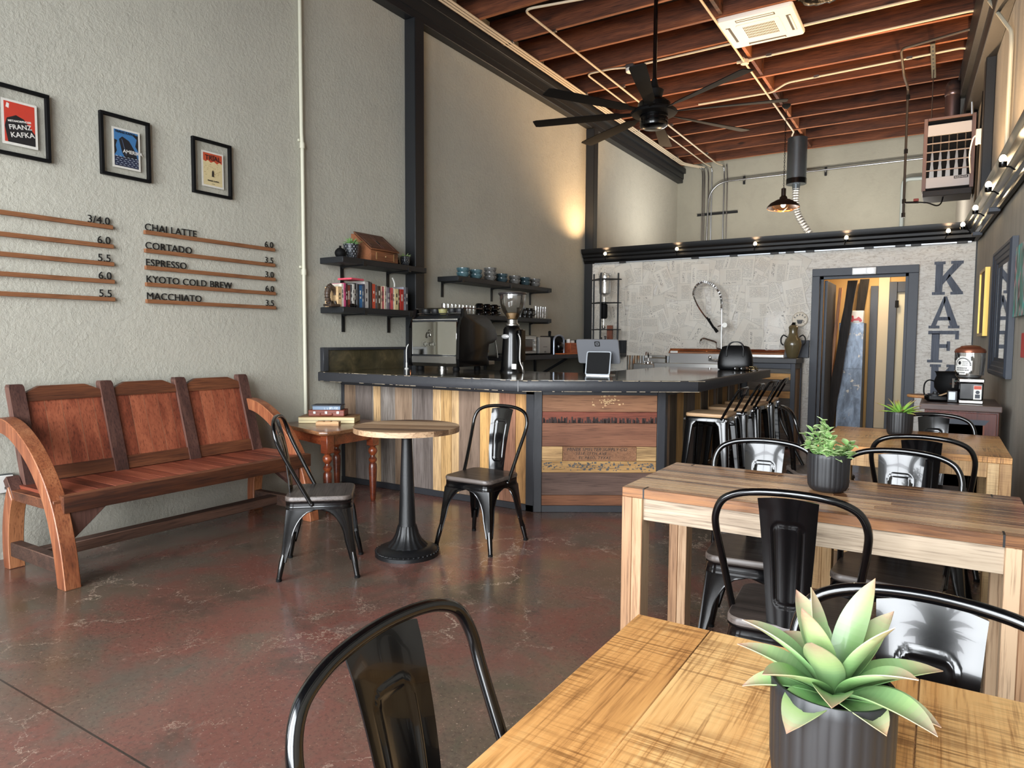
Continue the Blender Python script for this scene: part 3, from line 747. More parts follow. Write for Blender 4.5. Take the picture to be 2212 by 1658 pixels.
for y in (1.80, 3.51):
    poly = felloe([(.05, .885), (.20, .90), (.36, .86), (.54, .755), (.69, .61), (.80, .44), (.875, .22), (.915, 0)], .088)
    poly = [(x, max(0, z)) for x, z in poly]
    MB().prism(poly, y, y+.085, 'xz', .004).build('arm', M['bench_arm'], t, True, smooth=30)
    poly = [(p.x, p.z) for p in cr([(.185, 0, 0), (.172, 0, .12), (.185, 0, .28), (.225, 0, .42), (.27, 0, .50)], 5)] + [(p.x, p.z) for p in cr([(.315, 0, .425), (.275, 0, .32), (.25, 0, .16), (.255, 0, 0)], 5)]
    MB().prism(poly, y, y+.085, 'xz', .004).build('rear_leg', M['bench_arm'], t, True, smooth=30)
    MB().bar((.21, y+.045, .54), (.30, y+.045, .42), .07, .05, .003).build('strut', M['bench_dark'], t, True)
    MB().bx(.24, .79, y+.012, y+.075, .42, .478, .003).build('side_rail', M['bench_rail'], t, True)
    MB().bx(.24, .86, y+.012, y+.072, .075, .16, .004).build('foot_rail', M['bench_str'], t, True)
for y, s_ in ((1.89, 1), (3.50, -1)):
    MB().prism([(y, .405), (y+s_*.20, .405), (y, .235)], .745, .805, 'yz', .003).build('corner_brace', M['bench_dark'], t, True)
MB().bx(.43, .52, 1.87, 3.53, .085, .15, .004).build('stretcher', M['bench_str'], t, True)

# ------------------------------------------------------------------ round cafe table
bx_, by_ = 2.025, 3.325
t = T('cafe_table', 'small round cafe table with wood-plank top on a black fluted pedestal', 'table', (bx_, by_, 0))
m = MB(); n = 7; r = .335
for j in range(n):
    u0, u1 = -r + 2*r*j/n, -r + 2*r*(j+1)/n; up, lo = [], []
    for q_ in range(11):
        u = u0+(u1-u0)*q_/10; h = math.sqrt(max(0, r*r-u*u)); up.append((h, u)); lo.append((-h, u))
    poly = [p for i, p in enumerate(up+lo[::-1]) if i == 0 or math.hypot(p[0]-(up+lo[::-1])[i-1][0], p[1]-(up+lo[::-1])[i-1][1]) > 1e-4]
    if math.hypot(poly[0][0]-poly[-1][0], poly[0][1]-poly[-1][1]) < 1e-4: poly.pop()
    m.prism(poly, .797, .83, 'xy')
o = m.build('tabletop', M['bistro'], t, smooth=25); o.rotation_euler = (0, 0, R(25))
MB().lathe([(.035, .745), (.04, .775), (.03, .78)], 20).cb((0, 0, .787), (.42, .04, .014), .002, R(32)).cb((0, 0, .787), (.04, .42, .014), .002, R(32)).build('top_plate', M['iron'], t)
MB().lathe([(.058, .185), (.054, .20), (.034, .745)], 24).build('column', M['iron'], t)
m = MB(); nf = 18
m.lathe([(.13, .055), (.118, .07), (.092, .095), (.072, .135), (.062, .172), (.06, .19), (0, .19)], nf*6, rfun=lambda a, z: 1+(.05*abs(math.cos(a*nf/2))**3 if z < .18 else 0))
m.build('fluted_collar', M['iron'], t, smooth=50)
m = MB().lathe([(.205, 0), (.205, .022), (.196, .03), (.19, .034), (.178, .046), (.15, .056), (.125, .06), (0, .062)], 48)
for j in range(40):
    a = 2*PI*j/40; m.cb((.197*math.cos(a), .197*math.sin(a), .03), (.012, .024, .008), .002, a+.5)
m.build('base', M['iron'], t)

# ------------------------------------------------------------------ side table with the boxes
t = T('side_table', 'reddish-brown side table with turned legs between bench and counter', 'table', (.5, 4.12, 0))
top = [(.12, 3.90), (.14, 3.88), (.80, 3.70), (.86, 3.74), (.90, 3.84), (.86, 4.36), (.80, 4.46), (.40, 4.56), (.12, 4.52)]
MB().prism(top, .625, .655, 'xy', .006).build('tabletop', M['sidetop'], t, True)
tl = [(.20, 3.95), (.80, 3.79), (.81, 4.29), (.24, 4.42)]
for i, (x, y) in enumerate(tl):
    m = MB().cb((x, y, .55), (.075, .075, .15), .004)
    m.lathe([(.018, 0), (.024, .02), (.03, .16), (.036, .28), (.033, .315), (.022, .33), (.034, .345), (.036, .36), (.022, .378), (.02, .392), (.036, .415), (.04, .432), (.034, .45), (.022, .462), (.03, .475), (.034, .48)], 20, (x, y, 0))
    m.build('leg', M['sidewood'], t, True)
for (a_, b_) in zip(tl, tl[1:]+tl[:1]):
    p, q_ = Vector((*a_, .575)), Vector((*b_, .575)); d = (q_-p).normalized()*.038
    MB().bar(p+d, q_-d, .022, .085, .002).build('apron', M['sidewood'], t, True)
zt = .656
t = T('game_box', 'cream wooden board-game box, bottom of the stack on the side table', 'box', (.375, 4.215, zt), R(33))
MB().bx(-.24, .24, -.12, .12, 0, .05, .003).build('body', plain('cream_box', C(226,208,160), .5, var=.2), t)
MB().bx(-.236, .236, -.1215, .116, .024, .026).build('seam', M['bench_dark'], t)
MB().bx(-.24, .24, -.12, .12, .05, .056, .002).build('lid', wood('box_lid_wood', C(96,66,40), C(136,98,62), C(168,130,88), 'x', 1), t)
t = T('leather_case', 'reddish-brown small case with latches, stacked above the cream box', 'case', (.37, 4.205, zt+.056), R(33))
cs = plain('tan_leather', C(132,66,48), .5, bump=.2)
MB().bx(-.155, .155, -.08, .08, 0, .055, .006).build('body', cs, t)
MB().bx(-.156, .156, -.081, .081, .033, .035).build('seam', M['ink'], t)
for x in (-.10, 0, .10): MB().bx(x-.011, x+.011, -.085, -.08, .022, .044, .001).build('latch', M['steel'], t)
MB().tube(cr([(-.05, -.082, .026), (-.045, -.096, .012), (.045, -.096, .012), (.05, -.082, .026)], 4), .004, 6).build('handle', cs, t)
t = T('blue_box', 'slate-blue box with white brush marks, top of the stack on the side table', 'box', (.375, 4.20, zt+.111), R(33))
MB().bx(-.12, .12, -.07, .07, 0, .034, .003).build('body', plain('slate_blue', C(116,136,158), .5), t)
MB().bx(-.128, .128, -.078, .078, .034, .042, .002).build('lid', plain('dark_lid', C(52,56,66), .5), t)
m = MB(); q = random.Random(2)
for i in range(16): m.cb((q.uniform(-.02, .10), -.0705, .015+q.uniform(-.004, .004)), (.003, .001, q.uniform(.01, .026)), 0, 0, 0, q.uniform(-.4, .5))
m.build('brush_marks', plain('pale_marks', C(206,214,222), .6), t)
t = T('dice_tray', 'small open tan wooden box in front of the stacked boxes on the side table', 'box', (.555, 4.03, zt), R(33))
m = MB(); tw = wood('tan_tray_wood', C(150,104,62), C(196,150,100), C(222,184,136), 'x', 1.2)
m.bx(-.095, .095, -.04, .04, 0, .012).bx(-.095, .095, -.04, -.032, .012, .034, .001).bx(-.095, .095, .032, .04, .012, .034, .001).bx(-.095, -.087, -.032, .032, .012, .034).bx(.087, .095, -.032, .032, .012, .034)
m.bx(-.03, -.026, -.032, .032, .012, .030).bx(.03, .034, -.032, .032, .012, .030)
m.build('tray', tw, t)
m = MB()
for x in (-.06, 0, .06):
    for y in (-.015, .012): m.cb((x, y, .026), (.045, .02, .022), .002, .1*x)
m.build('pieces', tw, t)
# ------------------------------------------------------------------ bar counter
PINE, GREY, GBR, DKG, RBR = C(238,204,156), C(152,147,144), C(156,134,114), C(124,116,114), C(160,116,94)
t = T('bar_counter', 'bar counter base clad in mixed salvaged boards with black edging', 'counter', (1.6, 5.3, 0))
body = MB().prism([(.02, 4.74), (2.16, 4.74), (3.01, 5.28), (3.01, 7.62), (2.30, 7.62), (2.30, 5.72), (.02, 5.72)], 0, .985, 'xy')
body.build('carcass', M['matte_black'], t, True)
fr = MB()
fr.bx(-.0+.01, .05, 4.70, 4.745, 0, 1.0, .003).bx(2.09, 2.165, 4.695, 4.745, 0, 1.0, .003).bx(.01, 2.165, 4.695, 4.745, .945, 1.0, .003).bx(.01, 2.165, 4.695, 4.745, 0, .055, .003)
A2, B2 = Vector((2.165, 4.695, 0)), Vector((3.05, 5.26, 0)); dA = (B2-A2).normalized(); nA = Vector((dA.y, -dA.x, 0)); LA = (B2-A2).length
def abox(mb, s0, s1, z0, z1, n0, n1, bev=0, **kw):
    P = [A2+dA*s0+nA*n1, A2+dA*s1+nA*n1, A2+dA*s1+nA*n0, A2+dA*s0+nA*n0]
    return mb.prism([(p.x, p.y) for p in P], z0, z1, 'xy', bev, **kw)
abox(fr, 0, .065, 0, 1.0, -.05, 0, .003); abox(fr, .985, LA, 0, 1.0, -.05, 0, .003); abox(fr, .065, .985, .945, 1.0, -.05, 0, .003); abox(fr, .065, .985, 0, .055, -.05, 0, .003)
fr.bx(2.98, 3.05, 5.26, 5.31, 0, 1.0, .003).bx(3.0, 3.05, 5.3, 7.62, .945, 1.0, .003).bx(2.97, 3.05, 7.55, 7.63, 0, 1.0, .003)
fr.bx(2.99, 3.10, 7.74, 7.84, .0, .99, .003)
fr.build('edging', M['counter'], t, True)
m = MB(); q = random.Random(9)
xs = [.05, .195, .403, .427, .514, .69, .893, .909, 1.131, 1.223, 1.334, 1.413, 1.635, 1.733, 1.829, 1.986, 2.09]
cs = [GBR, DKG, GREY, PINE, GREY, GBR, C(176,176,176), DKG, PINE, C(234,194,134), PINE, C(140,120,106), C(238,190,122), PINE, C(172,124,100), C(230,180,118)]
for a_, b_, c_ in zip(xs, xs[1:], cs): m.bx(a_+.001, b_-.001, 4.708-q.uniform(0, .006), 4.745, .055, .945, .0015, c_)
m.build('front_boards', M['reclaim'], t, True)
m = MB()
for z0, z1, s0, s1, c_ in ((.812, .945, .065, .985, C(146,104,76)), (.722, .81, .065, .985, C(128,66,48)), (.533, .72, .065, .985, C(132,88,66)), (.417, .531, .065, .232, C(226,190,136)), (.417, .531, .824, .985, C(214,182,130)),
                           (.323, .415, .065, .985, C(190,152,98)), (.139, .321, .065, .985, C(104,82,74)), (.055, .137, .065, .985, C(140,92,62))):
    abox(m, s0, s1-.001, z0, z1, -.05, -.012+q.uniform(0, .005), .0015, col=c_)
o = reframe(m.build('angled_boards', M['reclaim_h'], t, True), math.atan2(dA.y, dA.x))
o = MB(); abox(o, .233, .823, .417, .531, -.05, -.004, .0015, col=C(140,100,72))
sb = o.build('lettered_board', M['reclaim_h'], t, True)
mt = Matrix((dA, Vector((0,0,1)), nA)).transposed().to_4x4()
def onA(s_, z, n_=-.003): p = A2 + dA*s_ + nA*n_; mm = mt.copy(); mm.translation = (p.x, p.y, z); return mm
sh = Matrix(((1, .25, 0, 0), (0, 1, 0, 0), (0, 0, 1, 0), (0, 0, 0, 1)))
m = MB().text('MINER SMELTER SUPPLY CO', .036, onA(.265, .498) @ sh, .0006, sp=1.08).text('1515-11TH AVE', .030, onA(.335, .467) @ sh, .0006, sp=1.25).text('EL PASO, TEXAS', .030, onA(.36, .433) @ sh, .0006, sp=1.2)
m.build('lettering', M['ink'], sb, True, smooth=0)
m = MB()   # pale scrapes and paint remains on the angled boards
for i in range(60):
    s_ = .58+q.gauss(0, .05); z = .895+q.gauss(0, .022)
    abox(m, s_, s_+q.uniform(.004, .018), min(z, .935), min(z, .935)+q.uniform(.002, .012), -.02, -.0065)
m.build('scrapes', plain('pale_scrapes', C(206,170,126), .7), t, True)
m = MB()
for i in range(150):
    s_ = q.uniform(.07, .97); h_ = q.uniform(.01, .05)
    abox(m, s_, s_+q.uniform(.004, .014), .722, .722+h_, -.02, -.0065)
m.build('char_marks', plain('dark_paint_marks', C(46,32,28), .7), t, True)
m = MB()
for i in range(170):
    s_ = q.uniform(.07, .97); z = .325+q.betavariate(2, 1.4)*.075
    abox(m, s_, s_+q.uniform(.004, .02), z, z+q.uniform(.003, .014), -.02, -.0065)
m.build('old_paint', plain('blue_grey_paint_marks', C(84,84,84), .8), t, True)
m = MB(); y = 5.31; pal = [GBR, C(96,86,74), C(206,166,108), C(112,104,92), DKG, C(216,176,116), C(126,112,94), C(98,90,80), C(190,152,100), GREY]
i = 0
while y < 7.54:
    w = q.choice((.10, .16, .22, .07, .18)); y1 = min(7.55, y+w)
    m.bx(3.005, 3.035+q.uniform(0, .012), y+.001, y1-.001, .03, .95, .0015, pal[i % len(pal)]); y = y1; i += 1
m.build('side_boards', M['reclaim'], t, True)

t = T('countertop', 'dark glossy bar countertop with charcoal edge, angled at the corner', 'countertop', (1.6, 5.2, .99))
outer = [(.0, 4.42), (2.185, 4.42), (3.335, 5.17), (3.315, 7.86), (2.12, 7.86), (2.085, 5.78), (.0, 5.78)]
outer = [(x+.003 if x < .01 else x, y) for x, y in outer]

ins = [(.004, 4.44), (2.178, 4.44), (3.315, 5.182), (3.295, 7.84), (2.14, 7.84), (2.105, 5.76), (.004, 5.76)]
MB().prism(ins, 1.072, 1.0765, 'xy').build('top_surface', M['countertop'], t, True)
m = MB(); q = random.Random(21)
def edge_wear(a_, b_, n_):
    a_, b_ = Vector(a_), Vector(b_)
    for i in range(n_):
        f = q.random(); p = a_.lerp(b_, f); d = (b_-a_).normalized(); L = q.uniform(.01, .12)
        m.bar(p, p+d*L, .0035, q.uniform(.002, .004))
for z in (1.073, .9915):
    edge_wear((.02, 4.4205, z), (2.18, 4.4205, z), 26); edge_wear((2.19, 4.423, z), (3.32, 5.16, z), 30)
wear = m
m = wear
for f in m.bm.faces: f.material_index = 1
m.prism(outer, .99, 1.0735, 'xy', .004).build('slab', [M['counter'], plain('worn_pale_edge', C(178,162,138), .6)], t, True)
MB().bx(2.183, 2.187, 4.416, 4.425, .99, 1.074).build('joint', plain('pale_joint', C(150,150,150), .6), t, True)
ZC = 1.077

t = T('backsplash', 'low framed splash panel on the left wall at the end of the counter', 'backsplash', (.0, 5.05, 1.077))
MB().bx(.002, .05, 4.45, 4.51, ZC, 1.30, .003).bx(.002, .05, 4.51, 5.645, 1.275, 1.30, .002).bx(.002, .05, 5.60, 5.645, ZC, 1.275, .002).build('frame', M['counter'], t, True)
MB().bx(.002, .02, 4.51, 5.60, ZC, 1.275).build('panel', M['splash'], t, True)

t = T('water_tap', 'thin white gooseneck water tap beside the espresso machine', 'tap', (.215, 5.42, ZC))
MB().lathe([(.022, 0), (.02, .008), (.009, .012), (.0085, .06), (.006, .065)], 12).tube(cr([(0, 0, .06), (0, 0, .2), (.01, .02, .25), (.04, .05, .265), (.065, .07, .24)], 6), .0055, 8).build('spout', M['white'], t)
MB().tube([(.035, .02, .04), (.035, .02, .10)], .004, 6).bx(.02, .05, .01, .03, .03, .04, .003).build('lever', plain('copper_lever', C(178,110,70), .3, metal=1), t)
MB().cyl((.035, .02, 0), (.035, .02, .035), .012, n=10).build('valve', M['matte_black'], t)

# espresso machine: its back faces the room
t = T('espresso_machine', 'two-group espresso machine with mirror-chrome back and black sides', 'espresso machine', (.745, 5.20, ZC))
W2 = .31
prof = [(.0, .045), (-.012, .12), (0, .42), (.03, .49), (.06, .52), (.075, .60), (.11, .60), (.13, .545), (.40, .545), (.52, .50), (.60, .43), (.645, .35), (.64, .31), (.58, .275), (.50, .26), (.47, .12), (.50, .09), (.50, .045)]
for x in (-W2, W2-.035): MB().prism(prof, x, x+.035, 'yz', .006, seg=2).build('side_panel', M['black_gloss'], t)
MB().prism([(.02, .05), (.02, .50), (.12, .535), (.42, .535), (.50, .47), (.58, .42), (.58, .30), (.44, .27), (.44, .05)], -W2+.035, W2-.035, 'yz').build('body', M['black'], t)
MB().bx(-W2+.036, W2-.036, .004, .02, .155, .475, .004).build('back_panel', plain('mirror_steel', C(214,214,208), .07, metal=1), t)
MB().bx(-W2+.036, W2-.036, .0, .02, .075, .145, .004).prism([(.0, .075), (.02, .045), (.03, .075)], -W2+.036, W2-.036, 'yz').build('lower_strip', M['steel'], t)
MB().bx(-W2+.036, W2-.036, .012, .12, .49, .50, .002).build('vent_strip', plain('perforated_strip', C(190,188,180), .35, metal=1, bump=1., bscale=300), t)
m = MB()
for z in (.555, .605): m.tube([(-W2+.03, .085, z), (W2-.03, .085, z)], .005, 8)
m.tube([(-W2+.03, .085, .605), (-W2+.03, .42, .605)], .005, 8).tube([(W2-.03, .085, .605), (W2-.03, .42, .605)], .005, 8)
m.build('cup_rail', M['chrome'], t)
mt2 = Matrix(((1,0,0,0),(0,0,1,0),(0,1,0,0),(0,0,0,1)))
def front(x, y, z): m_ = Matrix(((1,0,0,x),(0,0,-1,y),(0,1,0,z),(0,0,0,1))); return m_
m = MB().text('lajuenis', .062, front(-.145, .0035, .245), .0025, sp=.92, sx=1.0)
for c_, r_, a_ in (((-.085, .0032, .345), .030, .3), ((-.055, .0032, .352), .026, -.5)):
    m.sphere(c_, r_, 14, 8, (.6, .1, 1), Matrix.Rotation(a_, 4, 'Y'))
m.tube(cr([(-.075, .003, .375), (-.06, .003, .395), (-.035, .003, .39)], 4), .003, 6)
m.build('emblem', plain('shadow_chrome', C(120,118,112), .2, metal=1), t)
for x in (-.22, .22):
    for y in (.07, .42): MB().lathe([(.03, 0), (.034, .01), (.034, .03), (.026, .046)], 14, (x, y, 0)).build('foot', M['matte_black'], t)
for x in (-.11, .13):
    m = MB().lathe([(.045, .20), (.05, .22), (.05, .28)], 16, (x, .54, 0)); m.build('group_head', M['chrome'], t)
    g = MB().lathe([(.03, .175), (.037, .185), (.037, .215)], 16, (x, .54, 0)); gg = g.build('portafilter', M['chrome'], t)
    MB().tube([(x+.01, .575, .195), (x+.03, .70, .185)], [.012, .015], 8).build('handle', M['stoolwood'], gg)
MB().tube(cr([(W2-.06, .58, .36), (W2-.05, .66, .33), (W2-.04, .69, .22), (W2-.03, .70, .12)], 5), .006, 8).build('steam_wand', M['chrome'], t)
MB().bx(-W2+.04, W2-.04, .44, .66, .05, .09, .004).build('drip_tray', M['steel'], t)
q = random.Random(3)
for i, (x, y, c_, w_) in enumerate(((-.21, .15, C(24,24,26), 'black'), (-.10, .16, C(28,28,30), 'dark grey'), (.00, .15, C(150,144,96), 'olive-yellow'), (.10, .17, C(30,30,32), 'charcoal'), (.20, .16, C(40,40,42), 'slate'))):
    m = MB().lathe([(.026, 0), (.04, .012), (.046, .04), (.048, .06), (.045, .06), (.042, .04), (.02, .008)], 18, col=c_)
    o = m.build('cup', M['attr_gloss']); o.location = (.745+x, 5.20+y, ZC+.5455)
    tag(o, '%s cup standing on top of the espresso machine' % w_, 'cup', 'cups on the espresso machine')
one(MB().lathe([(.05, 0), (.05, .012), (.046, .014), (.046, .03), (.05, .032), (.05, .042)], 20, (.655, 5.46, ZC)), 'tamping_puck', M['steel'], 'ribbed steel disc under the espresso machine', 'barware')
# grinder
t = T('coffee_grinder', 'black coffee grinder with clear bean hopper beside the espresso machine', 'coffee grinder', (1.49, 5.44, ZC))
MB().lathe([(.118, 0), (.118, .012), (.108, .03), (.102, .12), (.088, .33), (.084, .40), (.07, .425), (.05, .43)], 32).build('body', M['black_gloss'], t)
MB().lathe([(.05, .428), (.066, .436), (.066, .45), (.05, .456), (.048, .49), (.03, .495)], 24).build('collar', M['steel'], t)
MB().lathe([(.042, .487), (.05, .50), (.085, .55), (.116, .62), (.126, .69), (.128, .725), (.124, .725), (.122, .69), (.112, .62), (.082, .553), (.046, .504), (.04, .49)], 32).build('hopper', M['glass'], t)
MB().lathe([(.0, .495), (.045, .5), (.06, .535), (.058, .55), (.02, .56), (0, .562)], 20).build('beans', plain('pale_cone', C(188,150,104), .5), t)
MB().lathe([(.13, .722), (.136, .728), (.134, .74), (.08, .752), (0, .755)], 32).build('hopper_lid', plain('smoked_lid', C(46,42,42), .3), t)
MB().sphere((0, 0, 0), 1, 20, 10, (.044, .012, .022), Matrix.Identity(4)).build('badge', plain('silver_badge', C(214,214,214), .25, metal=.6), t).location = (-.02, -.087, .335)
MB().bx(.085, .125, -.05, .04, .10, .40, .01).build('doser', M['black_gloss'], t)
MB().tube(cr([(.10, -.055, .36), (.125, -.06, .3), (.122, -.06, .12), (.15, -.06, .05), (.15, -.05, .005)], 5), .006, 8).build('fork', M['steel'], t)
MB().bx(.065, .115, -.118, -.105, .035, .085, .003).build('label_plate', M['white'], t)

# point-of-sale terminal, seen from behind
t = T('register_screen', 'silver-backed register tablet on a black stand near the counter corner', 'tablet', (2.36, 5.42, ZC), R(9))
tilt = Matrix.Translation((0, .06, .205)) @ Euler((R(24), 0, 0)).to_matrix().to_4x4()
o = MB().loft([[(x*s_, y_, z*s_) for x, z in rrect(.19, .115, .018, 4)] for y_, s_ in ((.0, .985), (.004, 1), (.012, 1), (.016, .985))])
o = o.build('screen', plain('aluminium_back', C(150,152,158), .38, metal=.6), t); o.matrix_local = tilt
ic = MB()
ring = rrect(.024, .024, .007, 4)
inn = rrect(.015, .015, .004, 4)
V = [(x, -.0015, z) for x, z in ring] + [(x, -.0015, z) for x, z in inn]; n_ = len(ring)
ic.raw(V, [(i, (i+1) % n_, n_+(i+1) % n_, n_+i) for i in range(n_)])
ic.bx(-.0065, .0065, -.0022, -.001, -.0065, .0065, .0005)
e_ = ic.build('emblem', M['ink'], o); e_.location = (.0, 0, .075)
m = MB().loft([[(x, y_, z) for x, z in rrect(.11, .105, .016, 4)] for y_ in (0, .012)])
s_ = m.build('stand', plain('grey_edge', C(120,124,128), .35, metal=.5), t); s_.matrix_local = Matrix.Translation((.025, -.02, .108)) @ Euler((R(-14), 0, 0)).to_matrix().to_4x4()
o2 = MB().loft([[(x, y_, z) for x, z in rrect(.10, .095, .012, 4)] for y_ in (-.003, .001)]).build('stand_face', M['matte_black'], s_)
MB().loft([[(x+.025, y+.05, z) for x, y in rrect(.115, .09, .015, 4)] for z in (0, .006)]).build('base', M['steel'], t)

# black leather tote
t = T('handbag', 'black leather tote bag standing on the far end of the counter', 'bag', (3.03, 7.48, ZC), R(8))
def ring_(hx, hy, z, ox=0, bulge=0):
    return [(ox+hx*math.copysign(abs(math.cos(a))**.55, math.cos(a)), hy*math.copysign(abs(math.sin(a))**.6, math.sin(a)), z + bulge*math.cos(2*a)) for a in [2*PI*i/40 for i in range(40)]]
m = MB().loft([ring_(.16, .075, 0), ring_(.178, .085, .012), ring_(.182, .088, .06), ring_(.176, .082, .13), ring_(.158, .06, .20, 0), ring_(.142, .035, .245, 0, -.006), ring_(.137, .028, .252, 0, -.008), ring_(.12, .02, .235, 0, -.008)])
bag = m.build('body', M['leather'], t, smooth=70)
for y, lab in ((-.05, 0), (.045, 1)):
    m = MB().tube(cr([(-.085, y*1.1, .175), (-.08, y, .24), (-.05, y*.9, .285), (.0, y*.9, .298), (.05, y*.9, .285), (.08, y, .24), (.085, y*1.1, .175)], 6), .006, 8); m.build('handle', M['leather'], t)
for x in (-.085, .085): MB().cb((x, -.071, .175), (.02, .006, .075), .003, 0, R(-14)).build('handle_tab', M['leather'], t)
t = T('sunglasses', 'dark sunglasses lying on the counter in front of the black bag', 'sunglasses', (3.135, 7.25, ZC), R(25))
for x in (-.032, .032): MB().sphere((x, 0, .022), .026, 14, 8, (1, .18, .82)).build('lens', plain('dark_lens', C(14,14,15), .08, coat=1), t)
MB().tube([(-.01, 0, .03), (.01, 0, .03)], .0035, 6).tube(cr([(-.058, .0, .03), (-.062, .04, .03), (-.055, .11, .012)], 4), .0035, 6).tube(cr([(.058, 0, .03), (.062, .04, .03), (.055, .11, .012)], 4), .0035, 6).build('frame', M['black_gloss'], t)
t = T('key_bunch', 'bunch of brass and dark keys on the counter edge beside the sunglasses', 'keys', (3.235, 7.37, ZC), R(10))
q = random.Random(8); m = MB()
for i in range(7):
    a = q.uniform(0, 6.28); c_ = Vector((q.uniform(-.05, .05), q.uniform(-.03, .03), .006+.006*i)); d = Vector((math.cos(a), math.sin(a), q.uniform(-.05, .15)))
    m.lathe([(.0, -.0015), (.014, -.0015), (.014, .0015), (0, .0015)], 12, c_, Euler((q.uniform(-.4, .4), q.uniform(-.4, .4), 0)).to_matrix()); m.bar(c_+d*.012, c_+d*.05, .008, .003, up=(.1, .2, 1))
m.build('keys', plain('old_brass', C(142,122,84), .35, metal=1), t)
MB().tube([(.02*math.cos(2*PI*i/16)-.03, .02*math.sin(2*PI*i/16), .02+.008*math.sin(2*PI*i/8)) for i in range(16)], .0022, 6, True).build('key_ring', M['steel'], t)
MB().sphere((-.06, .015, .022), .022, 12, 8, (1.2, .8, .8)).build('key_fob', plain('brown_fob', C(92,68,46), .5), t)

# ------------------------------------------------------------------ back counter along the left wall
t = T('back_counter', 'black back counter along the left wall behind the bar', 'counter', (.35, 8.2, 1.13))
ZB = 1.188
MB().prism([(.003, 6.7), (.60, 6.7), (.60, 9.15), (.76, 9.3), (.76, 9.94), (.003, 9.94)], 1.135, ZB, 'xy', .003).build('top', M['counter'], t, True)
MB().bx(.003, .03, 8.3, 9.94, ZB, 1.385, .002).bx(.03, .76, 9.915, 9.94, ZB, 1.385, .002).build('upstand', M['black'], t, True)
for y in (7.15, 8.4):
    MB().bar((.04, y, .86), (.52, y, 1.13), .03, .03).build('brace', M['black'], t, True)
    MB().bar((.02, y, .80), (.02, y, 1.13), .03, .03).build('brace_post', M['black'], t, True)
MB().bx(.02, .55, 6.75, 9.9, .08, .82, .004).build('under_cabinet', M['matte_black'], t, True)
t = T('toaster_oven', 'steel toaster oven on the back counter, behind the grinder', 'toaster oven', (.25, 7.50, ZB))
MB().bx(-.19, .19, -.21, .21, .015, .25, .008).build('body', M['steel'], t)
MB().bx(.19, .197, -.19, .10, .05, .20, .003).build('door', plain('oven_glass', C(50,34,28), .1, coat=.6), t)
MB().tube([(.215, -.18, .21), (.215, .09, .21)], .007, 8).build('handle', M['chrome'], t)
for z in (.07, .13, .19): MB().cyl((.19, .155, z), (.207, .155, z), .016, n=12).build('knob', M['white'], t)
for x in (-.15, .15):
    for y in (-.17, .17): MB().cyl((x, y, 0), (x, y, .016), .014, n=10).build('foot', M['matte_black'], t)
one(MB().cb((.27, 7.42, ZB+.262), (.10, .26, .022), .004, .2).cb((.25, 7.55, ZB+.258), (.16, .05, .014), .003, -.5), 'folded_towel', M['white'], 'white cloth folded on top of the toaster oven', 'cloth')
t = T('toaster', 'grey steel toaster between toaster oven and coffee maker', 'toaster', (.33, 7.92, ZB))
MB().bx(-.10, .12, -.155, .155, .012, .235, .025, seg=3).build('body', plain('toaster_steel', C(176,174,170), .4, metal=.5), t)
MB().bx(.119, .124, -.02, .02, .03, .05, .001).bx(.119, .122, -.05, .05, .10, .108).build('controls', plain('toaster_control', C(96,94,90), .4), t)
MB().bx(-.105, .125, -.16, .16, 0, .02, .006).build('base', M['matte_black'], t)
t = T('coffee_maker', 'black coffee maker with silver arched front on the back counter', 'coffee maker', (.32, 8.34, ZB))
MB().bx(-.12, .10, -.13, .13, 0, .25, .015, seg=2).build('body', M['matte_black'], t)
m = MB(); arch = [(-.145, 0), (-.145, .19)] + [(-.145+.0-.0+.145*(1-math.cos(a)), .19+.07*math.sin(a)) for a in [PI*i/10 for i in range(1, 10)]] + [(.145, .19), (.145, 0)]
m.tube([(.11, y, z) for y, z in arch], .014, 8); m.build('arch', plain('silver_blue', C(160,170,186), .3, metal=.4), t)
MB().lathe([(.05, .04), (.065, .08), (.065, .13), (.045, .165)], 16, (.10, .02, 0)).build('jug', M['black_gloss'], t)
MB().lathe([(.018, .25), (.02, .29), (.022, .31), (.01, .32)], 12, (-.02, -.03, 0)).build('top_knob', M['matte_black'], t)
t = T('wooden_tray', 'orange-brown wooden tray on the back counter under the small crate', 'tray', (.43, 8.55, ZB))
MB().bx(-.14, .14, -.30, .28, 0, .016, .004).build('tray', wood('orange_tray_wood', C(132,58,26), C(184,92,46), C(208,120,66), 'y', 1), t)
t = T('small_crate', 'small orange-brown wooden crate beside the coffee maker', 'crate', (.40, 8.70, ZB+.0165))
MB().bx(-.09, .09, -.12, .12, 0, .14, .003).build('body', wood('crate_wood', C(124,54,28), C(170,84,46), C(196,112,66), 'y', 1), t)
q = random.Random(5)
MB().cb((.02, -.06, .165), (.05, .03, .06), .004, .3).cb((.03, .04, .155), (.04, .06, .04), .004, -.3).build('packets', M['white'], t)

